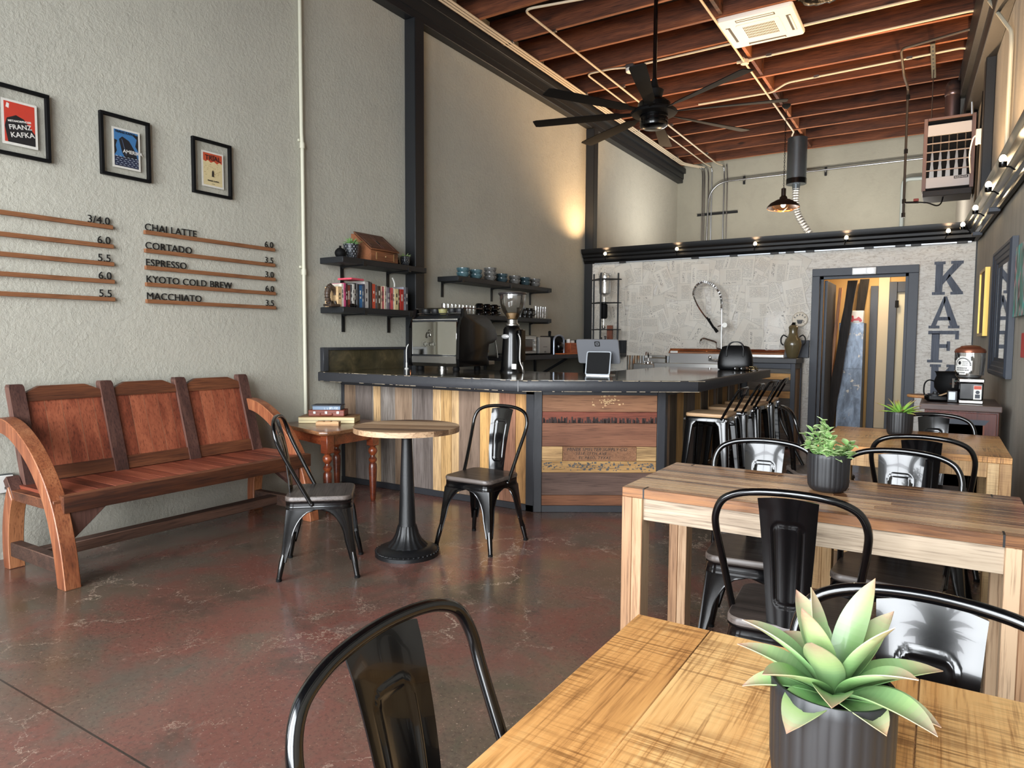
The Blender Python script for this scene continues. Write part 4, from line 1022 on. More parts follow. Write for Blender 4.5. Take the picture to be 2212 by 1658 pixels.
# cold-brew tower
t = T('cold_brew_tower', 'black-framed glass cold-drip coffee tower in the back corner', 'coffee tower', (.56, 9.52, ZB))
for x, y in ((-.20, .06), (.0, -.12), (.20, .06)):
    m = MB().cyl((x, y, 0), (x, y, 1.20), .013, n=10); m.build('rod', M['black'], t)
for z in (.35, .75, 1.10):
    MB().prism([(-.24, .10), (.24, .10), (.24, .05), (.03, -.15), (-.03, -.15), (-.24, .05)], z, z+.014, 'xy', .002).build('shelf', M['black'], t)
MB().lathe([(.03, .86), (.085, .90), (.09, 1.08), (.09, 1.16), (.085, 1.16), (.085, 1.08), (.08, .905), (.02, .865)], 24, (0, .02, 0)).lathe([(.092, 1.16), (.1, 1.18), (.06, 1.20), (0, 1.205)], 24, (0, .02, 0)).build('water_vessel', M['glass'], t)
MB().lathe([(.04, .52), (.055, .54), (.055, .73), (.04, .745)], 20, (-.01, .02, 0)).build('filter_tube', M['matte_black'], t)
MB().tube(cr([(-.01, .02, .85), (-.01, .02, .8), (-.01, .02, .745)], 3), .008, 8).tube([(-.01, .02, .52), (-.01, .02, .42)], .008, 8).lathe([(.02, .37), (.028, .39), (.02, .42)], 12, (-.01, .02, 0)).build('drip_stem', M['steel'], t)
MB().bx(.05, .13, .0, .06, .12, .42, .004).build('tag_board', wood('brown_board', C(82,42,26), C(118,64,42), C(140,84,58), 'z', 1), t)
MB().lathe([(.05, .006), (.10, .03), (.11, .10), (.07, .17), (.04, .20), (.045, .24), (.04, .24), (.035, .2), (.066, .165), (.104, .1), (.095, .035), (.05, .012)], 24, (0, .0, 0)).build('carafe', M['glass'], t)
m = MB()   # bottles by the tower, at the end of the back counter
one(m.lathe([(.035, 0), (.036, .01), (.036, .15), (.014, .2), (.013, .24), (.017, .245), (.017, .26)], 16, (.64, 9.40, ZB)), 'bottle', M['black_gloss'], 'slim black bottle at the right end of the back counter', 'bottle')

# ------------------------------------------------------------------ sinks on the partition
t = T('hand_sink', 'small steel hand sink with copper-tinted splash on the partition wall', 'sink', (1.22, 9.7, .95))
m = MB().bx(1.08, 1.40, 9.42, 9.945, .92, 1.05, .01).bx(1.08, 1.40, 9.90, 9.945, 1.05, 1.165, .004); m.build('basin', M['steel'], t, True)
MB().prism([(9.87, 1.115), (9.945, 1.165), (9.945, 1.115)], 1.08, 1.40, 'yz').build('sloped_splash', M['steel'], t, True)
MB().bx(1.09, 1.20, 9.862, 9.868, 1.125, 1.155).build('sticker', M['white'], t, True)
tp = MB().lathe([(.05, 0), (.052, .02), (.03, .03), (.014, .035)], 16, (1.245, 9.60, 1.05)).tube(cr([(1.245, 9.60, 1.06), (1.245, 9.60, 1.17), (1.245, 9.57, 1.215), (1.245, 9.52, 1.21), (1.245, 9.50, 1.17)], 5), .012, 8)
tp.build('tap', M['chrome'], t, True)
for x in (1.19, 1.30): MB().lathe([(.016, 0), (.018, .02), (.02, .03), (0, .04)], 10, (x, 9.60, 1.05)).build('tap_handle', M['chrome'], t, True)
t = T('corrugated_panel', 'rusty corrugated metal sheet on the partition between back counter and hand sink', 'metal panel', (.92, 9.94, .4))
m = MB(); N = 60; a_, b_ = [], []
for i in range(N+1):
    x = .765+(1.08-.765)*i/N; y = 9.93+.012*math.cos(2*PI*(x-.765)/.078); a_.append((x, y)); b_.append((x, y+.003))
m.prism(a_+b_[::-1], .35, 1.155, 'xy')
k = NT('rusty_corrugation'); v = k.coord(); nz = k.noise(k.coord(scale=(14, 14, 2)), 1.5, 5)
k.B(Base_Color=k.ramp(nz, [(.40, C(176,182,186)), (.52, C(150,140,124)), (.62, C(140,92,54))]), Roughness=.4, Metallic=.5); M['corr'] = k.m
m.build('sheet', M['corr'], t, True)
m = MB(); a_, b_ = [], []
for i in range(13):
    x = 1.40+.05*i/12; y = 9.93+.012*math.cos(2*PI*(x-.765)/.078); a_.append((x, y)); b_.append((x, y+.003))
m.prism(a_+b_[::-1], .9, 1.155, 'xy').build('sheet', M['corr'], t, True)

t = T('three_bay_sink', 'long stainless steel sink with tall splashback below the clear wall panel', 'sink', (2.26, 9.6, .6))
MB().bx(1.46, 2.49, 9.27, 9.945, .98, 1.03, .004).build('rim', M['steel'], t, True)
MB().bx(1.46, 2.49, 9.25, 9.275, .96, 1.075, .006).build('front_roll', M['steel'], t, True)
MB().bx(1.46, 2.49, 9.90, 9.945, 1.03, 1.205, .003).bx(2.49, 3.07, 9.90, 9.945, 1.15, 1.205, .003).build('splashback', plain('splash_steel', C(150,148,146), .32, metal=1), t, True)
MB().prism([(9.90, 1.205), (9.945, 1.255), (9.945, 1.205)], 1.46, 3.07, 'yz').prism([(9.895, 1.205), (9.86, 1.20), (9.942, 1.262), (9.945, 1.27)], 1.455, 3.075, 'yz').build('sloped_top', plain('orange_reflection_steel', C(206,150,120), .16, metal=1), t, True)  # plain steel slope; its orange reflection is put into the colour
for x in (1.63, 1.975, 2.32): MB().bx(x-.155, x+.155, 9.32, 9.86, .70, 1.031, .03).build('bowl', M['steel'], t, True)
MB().bx(1.49, 1.60, 9.853, 9.858, 1.205, 1.235).build('sticker', M['white'], t, True)
t = T('prep_faucet', 'tall chrome spring-hose kitchen tap above the long sink', 'faucet', (2.28, 9.72, 1.2))
MB().cyl((2.28, 9.70, 1.10), (2.27, 9.70, 1.94), .011, n=10).tube([(2.27, 9.70, 1.60), (2.27, 9.95, 1.60)], .009, 8).build('riser', M['chrome'], t, True)
hose = cr([(2.268, 9.70, 1.82), (2.266, 9.70, 1.95), (2.235, 9.70, 2.05), (2.17, 9.70, 2.14), (2.09, 9.70, 2.195), (2.02, 9.70, 2.215), (1.94, 9.70, 2.19), (1.89, 9.70, 2.14), (1.866, 9.70, 2.06), (1.885, 9.70, 1.98), (1.94, 9.70, 1.87), (2.02, 9.70, 1.755), (2.085, 9.70, 1.68)], 6)
MB().tube(hose, .0125, 8).build('hose', M['chrome'], t, True)
m = MB(); P = hose[:52]; sp_ = []
for i in range(len(P)-1):
    d = (P[i+1]-P[i]).normalized(); n1 = Vector((0,1,0)); n2 = d.cross(n1)
    for k_ in range(10):
        a = 2*PI*k_/5; sp_.append(P[i].lerp(P[i+1], k_/10) + (n1*math.cos(a)+n2*math.sin(a))*.021)
m.tube(sp_, .003, 4).build('spring', M['chrome'], t, True)
MB().tube([(2.06, 9.70, 1.715), (2.10, 9.70, 1.665), (2.165, 9.70, 1.565)], [.013, .018, .016], 8).tube([(2.165, 9.70, 1.575), (2.215, 9.70, 1.51)], [.016, .024], 10).build('spray_valve', M['matte_black'], t, True)
MB().tube(cr([(2.15, 9.68, 1.59), (2.125, 9.66, 1.64), (2.115, 9.65, 1.70)], 3), .009, 6).build('squeeze_lever', M['matte_black'], t, True)
MB().tube([(2.22, 9.70, 1.585), (2.27, 9.70, 1.60)], .008, 6).lathe([(0, 0), (.035, 0), (.035, .02), (0, .02)], 16, (2.325, 9.68, 1.605), Euler((R(90), 0, 0)).to_matrix()).build('holder', M['chrome'], t, True)
MB().tube(cr([(1.985, 9.70, 1.34), (1.985, 9.70, 1.395), (2.02, 9.70, 1.42), (2.10, 9.70, 1.40), (2.185, 9.70, 1.375), (2.215, 9.70, 1.345), (2.22, 9.70, 1.285), (2.285, 9.70, 1.27)], 5), .013, 8).build('swing_spout', M['chrome'], t, True)
MB().bx(2.10, 2.46, 9.68, 9.9, 1.095, 1.13, .01).build('base_body', M['chrome'], t, True)
for x in (2.13, 2.43): MB().lathe([(.02, 0), (.024, .03), (.018, .045), (0, .05)], 12, (x, 9.68, 1.13)).build('tap_handle', M['chrome'], t, True)
t = T('clear_wall_guard', 'clear acrylic splash sheet screwed over the papered partition', 'splash guard', (1.9, 9.93, 1.16))
MB().bx(.712, 3.075, 9.928, 9.932, 1.165, 1.80).build('sheet', M['acrylic'], t, True)
m = MB()
for x in (.74, 1.16, 1.58, 2.0, 2.42, 2.84, 3.05):
    for z in (1.19, 1.785): m.cyl((x, 9.931, z), (x, 9.925, z), .006, n=8)
m.build('screws', M['iron'], t, True)
t = T('cup_sign', 'round cream wall badge with a dark coffee cup on the papered partition', 'sign', (3.255, 9.95, 1.58))
cy_ = Matrix.Translation((3.255, 9.935, 1.68)) @ Euler((R(90), 0, 0)).to_matrix().to_4x4()
MB().lathe([(.098, 0), (.10, .003), (.10, .010), (.097, .013), (0, .013)], 40, (3.255, 9.948, 1.68), Euler((R(90), 0, 0)).to_matrix()).build('disc', plain('cream_disc', C(214,204,186), .5), t, True)
MB().tube([(3.255+.093*math.cos(2*PI*i/40), 9.9345, 1.68+.093*math.sin(2*PI*i/40)) for i in range(40)], .0022, 5, True).build('ring', plain('brown_ring', C(150,130,104), .5), t, True)
m = MB()
for i, ch in enumerate('KAFKA'):
    a = R(56-28*i); p = (3.255-.064*math.sin(a), 9.9345, 1.68+.064*math.cos(a)-.012)
    m.text(ch, .036, Matrix.Translation(p) @ Matrix.Rotation(-a, 4, 'Y') @ front(0, 0, 0), .0008, 'CENTER', off=.001)
m.build('lettering', M['ink'], t, True, smooth=0)
m = MB().prism([(-.038, -.008), (.038, -.008), (.030, -.046), (.02, -.058), (-.02, -.058), (-.030, -.046)], -.0015, 0, 'xz').tube([(.04+.014*math.cos(a), -.001, -.028+.014*math.sin(a)) for a in [-1.6+3.2*i/10 for i in range(11)]], .0028, 6)
m.tube([(.038*math.cos(2*PI*i/20), -.0012, -.008+.006*math.sin(2*PI*i/20)) for i in range(20)], .0016, 5, True)
m.sphere((.062, -.001, -.056), .005, 8, 6, (1, .3, 1))
o = m.build('cup_mark', M['ink'], t); o.location = (0, -.0155, .10)
o = MB().sphere((0, 0, 0), .011, 10, 8, (1, .15, 1.2)).build('leaf_mark', plain('olive_mark', C(96,104,62), .6), t); o.location = (-.058, -.0155, .05)

# ------------------------------------------------------------------ tall table by the doorway, with the jug
t = T('high_table', 'tall dark-framed table clad in old boards beside the doorway', 'table', (2.95, 9.62, 0))
MB().bx(2.5, 3.335, 9.30, 9.855, 1.10, 1.165, .005).build('top', M['counter'], t, True)
for x, y in ((3.265, 9.33), (3.265, 9.78), (2.52, 9.33), (2.52, 9.78)): MB().bx(x, x+.055, y, y+.055, 0, 1.10, .003).build('leg', M['trimgrey'], t, True)
MB().bx(2.575, 3.265, 9.335, 9.375, 1.03, 1.10, .003).bx(3.275, 3.315, 9.385, 9.78, 1.03, 1.10, .003).build('rail', M['trimgrey'], t, True)
m = MB()
for z0, z1, c_ in ((.97, 1.03, C(120,120,118)), (.89, .968, C(236,186,120)), (.74, .888, C(124,118,112)), (.65, .738, C(228,178,112)), (.45, .648, C(96,90,86)), (.2, .448, C(128,112,96)), (.02, .198, GREY)): m.bx(2.575, 3.265, 9.36, 9.385, z0, z1, .001, c_)
m.build('front_boards', M['reclaim_h'], t, True)
m = MB()
for y0, y1, c_ in ((9.385, 9.60, C(140,126,114)), (9.602, 9.72, C(120,110,102)), (9.722, 9.78, C(150,140,128))): m.bx(3.285, 3.305, y0, y1, .02, 1.03, .001, c_)
m.build('side_boards', M['reclaim'], t, True)
MB().bx(3.085, 3.385, 9.90, 9.945, 1.165, 1.40, .004).build('upstand', M['trimgrey'], t, True)
t = T('stoneware_jug', 'brown-green stoneware jug with two loop handles on the tall table', 'jug', (3.225, 9.66, 1.166))
MB().lathe([(.062, 0), (.068, .01), (.085, .07), (.108, .15), (.112, .19), (.095, .245), (.066, .28), (.054, .33), (.056, .38), (.062, .40), (.05, .425), (.03, .435), (0, .437)], 32).build('body', plain('olive_glaze', C(112,100,72), .25, var=.7, coat=.4), t)
MB().lathe([(.024, .435), (.03, .445), (.018, .452), (.02, .465), (0, .47)], 16).build('stopper', M['matte_black'], t)
for sx in (-1, 1): MB().tube(cr([(sx*.075, 0, .275), (sx*.12, 0, .30), (sx*.15, 0, .26), (sx*.148, 0, .20), (sx*.118, 0, .165)], 5), .009, 8).build('handle', M['iron'], t)
# ------------------------------------------------------------------ wall shelves
def shelf(y0, y1, zt, ys, label, x1=.30):
    t = T('wall_shelf', label, 'shelf', (.0, (y0+y1)/2, zt-.06), 0)
    MB().bx(.002, x1, y0, y1, zt-.055, zt, .004).build('board', M['black'], t, True)
    for y in ys:
        m = MB().bx(.002, .012, y-.018, y+.018, zt-.055-.17, zt-.055).bx(.012, x1+.004, y-.018, y+.018, zt-.067, zt-.056).bx(x1, x1+.008, y-.018, y+.018, zt-.067, zt-.02)
        m.tube(cr([(.012, y, zt-.075), (.03, y, zt-.066), (.05, y, zt-.064)], 3), .008, 6)
        m.build('bracket', M['iron'], t, True)
    return t
Z1, Z2, Z3, Z4 = 2.125, 1.672, 2.092, 1.672
shelf(4.46, 5.645, Z1, (4.73, 5.37), 'upper black wall shelf left of the post, holding the slant-front wooden box')
shelf(4.46, 5.645, Z2, (4.74, 5.38), 'lower black wall shelf left of the post, holding the row of books')
shelf(6.20, 8.36, Z3, (6.285, 7.305, 8.27), 'upper black wall shelf over the bar, holding stacked bowls')
shelf(6.00, 8.36, Z4, (6.30, 7.305, 8.27), 'lower black wall shelf over the bar, holding glasses and mugs')
# upper left shelf
one(MB().lathe([(.028, 0), (.045, .018), (.052, .042), (.045, .065), (.028, .083), (.011, .091), (.009, .102), (.013, .108), (.01, .108)], 24, (.17, 4.555, Z1+.001)), 'round_vase', M['matte_black'], 'round matte black bud vase at the left end of the upper shelf', 'vase')
k = NT('diamond_pot'); tc = k.n('ShaderNodeTexCoord'); sp = k.n('ShaderNodeSeparateXYZ', Vector=tc.outputs['Object'])
an = k.math('MULTIPLY', k.math('ARCTAN2', sp.outputs[1], sp.outputs[0]), 16/(2*PI)); zz = k.math('MULTIPLY', sp.outputs[2], 22)
t1_ = k.math('PINGPONG', k.math('ADD', an, zz), .5); t2_ = k.math('PINGPONG', k.math('SUBTRACT', an, zz), .5)
hgt = k.math('MULTIPLY', t1_, t2_); k.B(Base_Color=k.ramp(hgt, [(.02, C(20,21,24)), (.14, C(86,90,98))]), Roughness=.25, Coat_Weight=.3); k.bump(hgt, 1., .03); M['diamond'] = k.m
def geo_pot(name, loc, r, h, label, n_leaf, cols, seed):
    t = T(name, label, 'potted plant', loc)
    MB().lathe([(r*.62, 0), (r*.74, h*.05), (r*.95, h*.5), (r, h), (r*.93, h), (r*.9, h*.8), (0, h*.8)], 32).build('pot', M['diamond'], t)
    m = MB(); q = random.Random(seed)
    for i in range(n_leaf):
        az = q.uniform(0, 6.28); leafmesh(m, (q.uniform(0, r*.5)*math.cos(az), q.uniform(0, r*.5)*math.sin(az), h*.9), az, R(q.uniform(15, 75)), r*q.uniform(.8, 1.25), r*q.uniform(.25, .38), .3, cols, .2, 5)
    m.build('foliage', M['leaf'], t, smooth=60)
GS = [C(70,110,62), C(96,140,80), C(128,166,104)]
geo_pot('potted_plant', (.165, 4.70, Z1), .076, .14, 'larger diamond-patterned black pot with succulents on the upper shelf', 34, GS, 4)
geo_pot('potted_plant', (.17, 5.455, Z1), .05, .105, 'smaller diamond-patterned black pot with a tiny succulent on the upper shelf', 20, [C(110,144,86), C(150,180,116), C(180,200,140)], 6)
wb = wood('desk_box_wood', C(58,32,20), C(98,58,36), C(134,84,54), 'y', 1.2, .42)
t = T('slant_front_box', 'small slant-front wooden desk box with a drawer on the upper shelf', 'box', (.16, 5.02, Z1+.001))
sp_ = [(-.13, 0), (.13, 0), (.13, .095), (-.09, .265), (-.13, .265)]
MB().prism(sp_, -.19, .19, 'xz', .002).build('body', wb, t)
sl = Matrix.Translation((.02+.004, 0, .18+.006)) @ Euler((0, math.atan2(.17, .22), 0)).to_matrix().to_4x4()
o = MB().bx(-.148, .142, -.20, .20, 0, .012, .003).build('lid', wb, t); o.matrix_local = sl
m = MB()
for y0, y1 in ((-.165, -.012), (.012, .165)):
    for a_ in ((-.11, .11, y0, y0+.006), (-.11, .11, y1-.006, y1), (-.11, -.104, y0, y1), (.104, .11, y0, y1)): m.bx(*a_, .012, .0145)
m.build('panel_lines', M['bench_dark'], o); MB().bx(-.02, .03, -.012, .012, .012, .018, .002).build('lock', M['iron'], o)
d_ = MB().bx(.129, .137, -.13, .13, .015, .08, .002).build('drawer', wb, t)
MB().sphere((.143, 0, .048), .008, 10, 6).bx(.136, .139, -.125, -.117, .012, .083).bx(.136, .139, .117, .125, .012, .083).build('drawer_trim', plain('aged_brass', C(186,160,116), .35, metal=.8), d_)
one(MB().lathe([(.03, 0), (.034, .01), (.036, .15), (.034, .155), (.03, .15), (.028, .02)], 20, (.045, 5.30, Z1+.001)), 'dark_tumbler', M['matte_black'], 'tall dark tumbler behind the slant-front box on the upper shelf', 'tumbler')
m = MB().lathe([(.022, 0), (.024, .03), (.018, .035), (.018, .06), (.012, .062), (.012, .085), (0, .088)], 14, (.17, 5.335, Z1+.001)).bx(.15, .19, 5.30, 5.32, Z1+.001, Z1+.055, .003)
one(m, 'chess_ornament', M['matte_black'], 'small black ornament between the slant-front box and the tiny pot', 'ornament')

# books
ip = [(205, 4.457), (300, 4.53), (430, 4.631), (535, 4.713), (640, 4.798), (745, 4.885), (850, 4.974), (1000, 5.104), (1130, 5.22), (1210, 5.293), (1270, 5.349), (1345, 5.42)]
def bY(a):
    for (a0, y0), (a1, y1) in zip(ip, ip[1:]):
        if a <= a1: return y0 + (y1-y0)*(a-a0)/(a1-a0)
    return ip[-1][1]
BK = [(205,265,1.855,C(226,190,142),'tan'),(265,300,1.885,C(236,228,212),'cream'),(300,330,1.892,C(196,72,118),'magenta'),(330,362,1.885,C(58,36,34),'dark brown'),(362,405,1.875,C(138,58,46),'brick-red'),(405,430,1.885,C(60,58,58),'charcoal'),
 (430,465,1.89,C(214,210,202),'white'),(465,495,1.90,C(36,36,38),'black'),(495,520,1.90,C(140,142,146),'grey'),(520,540,1.895,C(30,30,32),'thin black'),(540,595,1.885,C(46,104,156),'bright blue'),(595,622,1.88,C(86,98,112),'blue-grey'),
 (622,640,1.90,C(40,48,72),'navy'),(640,700,1.925,C(190,186,182),'thick pale grey'),(700,722,1.93,C(34,34,36),'tall black'),(722,745,1.925,C(70,62,62),'dark grey'),(745,766,1.92,C(28,28,30),'slim black'),(766,815,1.91,C(206,80,50),'orange-red'),(815,843,1.905,C(96,92,94),'mottled grey'),
 (845,890,1.895,C(70,52,36),'dark patterned brown'),(890,915,1.895,C(232,198,170),'peach'),(915,950,1.895,C(204,84,96),'rose-red'),(950,970,1.90,C(230,214,186),'ivory'),(970,1000,1.90,C(236,232,222),'off-white'),(1000,1035,1.892,C(120,112,118),'striped grey'),
 (1035,1062,1.89,C(146,64,110),'purple'),(1062,1100,1.89,C(214,90,90),'coral red'),(1100,1130,1.89,C(238,228,210),'pale cream'),(1130,1190,1.885,C(220,200,150),'thick yellow-cream'),(1190,1215,1.885,C(74,50,40),'brown'),(1215,1270,1.885,C(176,44,34),'deep red'),(1270,1310,1.91,C(148,150,160),'silver-grey'),(1310,1345,1.91,C(66,66,72),'slate')]
ORD = ['first','second','third','fourth','fifth','sixth','seventh','eighth','ninth','tenth','eleventh','twelfth','13th','14th','15th','16th','17th','18th','19th','20th','21st','22nd','23rd','24th','25th','26th','27th','28th','29th','30th','31st','32nd','33rd']
q = random.Random(12)
for i, (a0, a1, zt, c_, nm_) in enumerate(BK):
    y0, y1 = bY(a0)+.0006, bY(a1)-.0006; dp = q.uniform(.15, .185); xf = .245-q.uniform(0, .012); h = zt-Z2-.001; w = y1-y0
    t = T('book', '%s book, %s from the left in the row on the lower shelf' % (nm_, ORD[i]), 'book', (xf-dp/2, (y0+y1)/2, Z2+.001), 0, 'books on the lower wall shelf')
    m = MB().bx(dp/2-.003, dp/2, -w/2, w/2, 0, h, .0008, c_).bx(-dp/2, dp/2-.003, -w/2, -w/2+.002, 0, h, 0, c_).bx(-dp/2, dp/2-.003, w/2-.002, w/2, 0, h, 0, c_)
    lum = sum(c_[:3])/3; tc_ = C(236,230,216) if lum < .25 else C(52,44,42)
    if w > .018:
        for z_ in [h*q.uniform(.25, .45), h*q.uniform(.55, .62)]:
            m.bx(dp/2, dp/2+.0005, -w*.16, w*.16, z_, z_+h*q.uniform(.08, .2), 0, tc_)
    m.build('cover', M['attr'], t)
    MB().bx(-dp/2+.004, dp/2-.003, -w/2+.002, w/2-.002, .003, h-.004, 0, C(226,216,196)).build('pages', M['attr'], t)
t = T('pink_folder', 'bright pink paperback lying flat on top of the standing books', 'book', (.15, 4.70, 1.931), .05)
MB().bx(-.08, .09, -.085, .085, 0, .016, .001, C(232,84,104)).build('cover', M['attr'], t)
MB().bx(-.078, .088, -.083, .083, .003, .013, 0, C(230,220,206)).build('pages', M['attr'], t)
one(MB().tube(cr([(.16, 5.30, 1.91), (.165, 5.295, 1.95), (.16, 5.27, 2.0)], 4), .007, 6), 'paper_curl', M['white'], 'curled white slip of paper poking up above the books', 'paper')
# ribbed carving and crouching lizard
t = T('ribbed_carving', 'dark carved ribbed creature at the left end of the book row', 'sculpture', (.20, 4.415, Z2+.001))
dw = wood('ebony_carving', C(28,22,18), C(54,42,34), C(84,66,52), 'z', 2, .4)
MB().bx(-.05, .05, -.058, .062, 0, .022, .004).build('base', dw, t)
arc = [(0, .045*math.cos(a)+.005, .098+.075*math.sin(a)) for a in [R(-75)+R(250)*i/14 for i in range(15)]]
arc = [(x, -(y-.0), z) for x, y, z in arc]
m = MB().tube(cr(arc, 3), [.012+.016*math.sin(PI*min(1, i/40)) for i in range(43)][:len(cr(arc, 3))], 10)
m.build('body', dw, t)
m = MB()
for i in range(11):
    a = R(100+i*15.5); c_ = Vector((0, .052*math.cos(a), .10+.082*math.sin(a))); d = Vector((0, math.cos(a), math.sin(a)))
    m.lathe([(0, -.003), (.026, -.003), (.028, 0), (.026, .003), (0, .003)], 12, c_, Matrix((Vector((1,0,0)), d, Vector((1,0,0)).cross(d))).transposed())
m.build('ribs', dw, t)
m = MB()
for x in (-.02, .02):
    for y in (-.03, .03): m.tube([(x, y, .022), (x*.8, y*.8, .05)], [.010, .008], 6)
m.build('feet', dw, t)
t = T('beetle_figure', 'small black beetle figure lying in front of the books', 'figurine', (.275, 4.60, Z2+.001))
MB().sphere((0, 0, .018), .03, 14, 8, (.55, 1.2, .55)).sphere((0, .04, .014), .014, 10, 6).build('body', M['black_gloss'], t)
m = MB()
for s_ in (-1, 1):
    for y in (-.02, 0, .02): m.tube(cr([(s_*.012, y, .014), (s_*.021, y*1.3, .018), (s_*.024, y*1.6, .0015)], 3), .0022, 5)
m.build('legs', M['matte_black'], t)

# bowls on the upper bar shelf
def glaze(name, c1, c2, c3):
    k = NT(name); a = k.noise(k.coord(), 24, 5, .7); sp = k.n('ShaderNodeSeparateXYZ', Vector=k.coord())
    c = k.ramp(a, [(.35, c1), (.5, c2), (.66, c3)])
    k.B(Base_Color=c, Roughness=.2, Coat_Weight=.4); return k.m
GL = [glaze('teal_glaze', C(40,66,74), C(66,96,104), C(108,130,132)), glaze('dark_teal_glaze', C(26,42,48), C(44,64,72), C(84,100,104)), glaze('speckled_glaze', C(58,58,56), C(92,92,90), C(140,136,130))]
BP = [(6.48, 0, 2), (6.735, 0, 2), (7.04, 2, 3), (7.305, 1, 2), (7.61, 2, 2), (7.87, 1, 2), (8.13, 2, 2)]
bprof = [(.036, 0), (.042, .004), (.066, .022), (.077, .045), (.078, .064), (.073, .064), (.071, .045), (.058, .024), (.03, .012), (0, .010)]
nmS = ['first', 'second', 'third', 'fourth', 'fifth', 'sixth', 'seventh']
bm0 = [None]*3
for i, (y, g, n) in enumerate(BP):
    for j in range(n):
        lev = {2: ['lower', 'upper'], 3: ['lowest', 'middle', 'top']}[n][j]
        lab = '%s %s bowl in the %s stack from the left on the upper bar shelf' % (lev, ['teal', 'dark blue-green', 'speckled grey'][g], nmS[i])
        if bm0[g] is None:
            o = MB().lathe(bprof, 32).build('stacked_bowl', GL[g]); bm0[g] = o
        else: o = bm0[g].copy(); COL.objects.link(o)
        o.location = (.16, y, Z3+.001+.051*j); tag(o, lab, 'bowl', 'stacked bowls on the upper bar shelf')
# glasses and black mugs on the lower bar shelf
gl0 = None
def put_glass(y, x, h, r, label, grp):
    global gl0
    o = MB().lathe([(r*.78, 0), (r*.82, .006), (r, h), (r*.94, h), (r*.77, .012), (0, .012)], 16).build('drinking_glass', M['glass'])
    o.location = (x, y, Z4+.001); tag(o, label, 'glass', grp)
for i in range(9): put_glass(6.07+i*.07, .20, .105, .031, 'clear glass, %s from the left in the row behind the espresso machine' % ORD[i], 'glasses behind the espresso machine')
for i in range(5): put_glass(8.075+i*.066, .21, .165, .031, 'tall clear glass, %s from the left at the right end of the lower bar shelf' % ORD[i], 'tall glasses at the shelf end')
def mug(y, x, label, inv, grp, dz=0, s=1.0):
    t = T('black_mug', label, 'mug', (x, y, Z4+.001+dz), 0, grp)
    if inv: MB().lathe([(.056, 0), (.062, .005), (.058, .04), (.04, .066), (.034, .07), (0, .07)], 24).build('cup', M['black_gloss'], t)
    else: MB().lathe([(.043*s, 0), (.05*s, .006), (.052*s, .13*s), (.047*s, .13*s), (.045*s, .01), (0, .01)], 24).build('cup', M['black_gloss'], t)
    MB().tube(cr([(.05*s, 0, .10*s if not inv else .05), (.085*s, 0, .095*s if not inv else .045), (.085*s, 0, .045 if not inv else .02), (.05*s, 0, .035 if not inv else .015)], 4), .006, 6).build('handle', M['black_gloss'], t)
for i, y in enumerate((6.77, 6.93, 7.09)):
    mug(y, .19, 'upturned black cup, lower of the %s pair on the lower bar shelf' % ORD[i], True, 'upturned black cups')
    mug(y, .19, 'upturned black cup, upper of the %s pair on the lower bar shelf' % ORD[i], True, 'upturned black cups', .0705)
for i, y in enumerate((7.70, 7.815, 7.93)): mug(y, .20, 'tall black mug, %s of three left of the tall glasses' % ORD[i], False, 'tall black mugs')

# ------------------------------------------------------------------ menu rails with standing letters
def onL(x, y, z): return Matrix(((0,0,1,x),(1,0,0,y),(0,1,0,z),(0,0,0,1)))
ZR = [2.151, 2.020, 1.899, 1.779, 1.658]
def rail(y0, y1, z, items, label):
    t = T('menu_rail', label, 'menu rail', (0, (y0+y1)/2, z-.03), 0, 'wooden menu rails')
    MB().bx(.001, .026, y0, y1, z-.028, z, .0015).build('ledge', M['rail_wood'], t, True)
    for i_, (s_, y, al) in enumerate(items):
        MB().text(s_, .072, onL(.012, y, z+.0005), .003, al, sp=1.04).build('price' if al == 'RIGHT' and i_ == len(items)-1-(s_ == 'A') or s_[0].isdigit() else 'lettering', M['ink'], t, True, smooth=0)
for i, (nm_, pr_) in enumerate((('CHAI LATTE', '6.0'), ('CORTADO', '3.5'), ('ESPRESSO', '3.0'), ('KYOTO COLD BREW', '6.0'), ('MACCHIATO', '3.5'))):
    rail(2.812, 3.943, ZR[i], ((nm_, 2.815, 'LEFT'), (pr_, 3.935, 'RIGHT')), 'menu rail lettered %s with the price %s' % (nm_, pr_))
for i, (pr_, ex) in enumerate((('3/4.0', 'topmost rail'), ('6.0', 'second rail from the top'), ('5.5', 'third rail from the top'), ('6.0', 'fourth rail from the top'), ('5.5', 'lowest rail'))):
    it = [(pr_, 2.575, 'RIGHT')]
    if i == 3: it.append(('A', 1.875, 'RIGHT'))
    rail(1.45, 2.588, ZR[i], it, 'menu rail priced %s, %s of the left-hand menu column' % (pr_, ex))

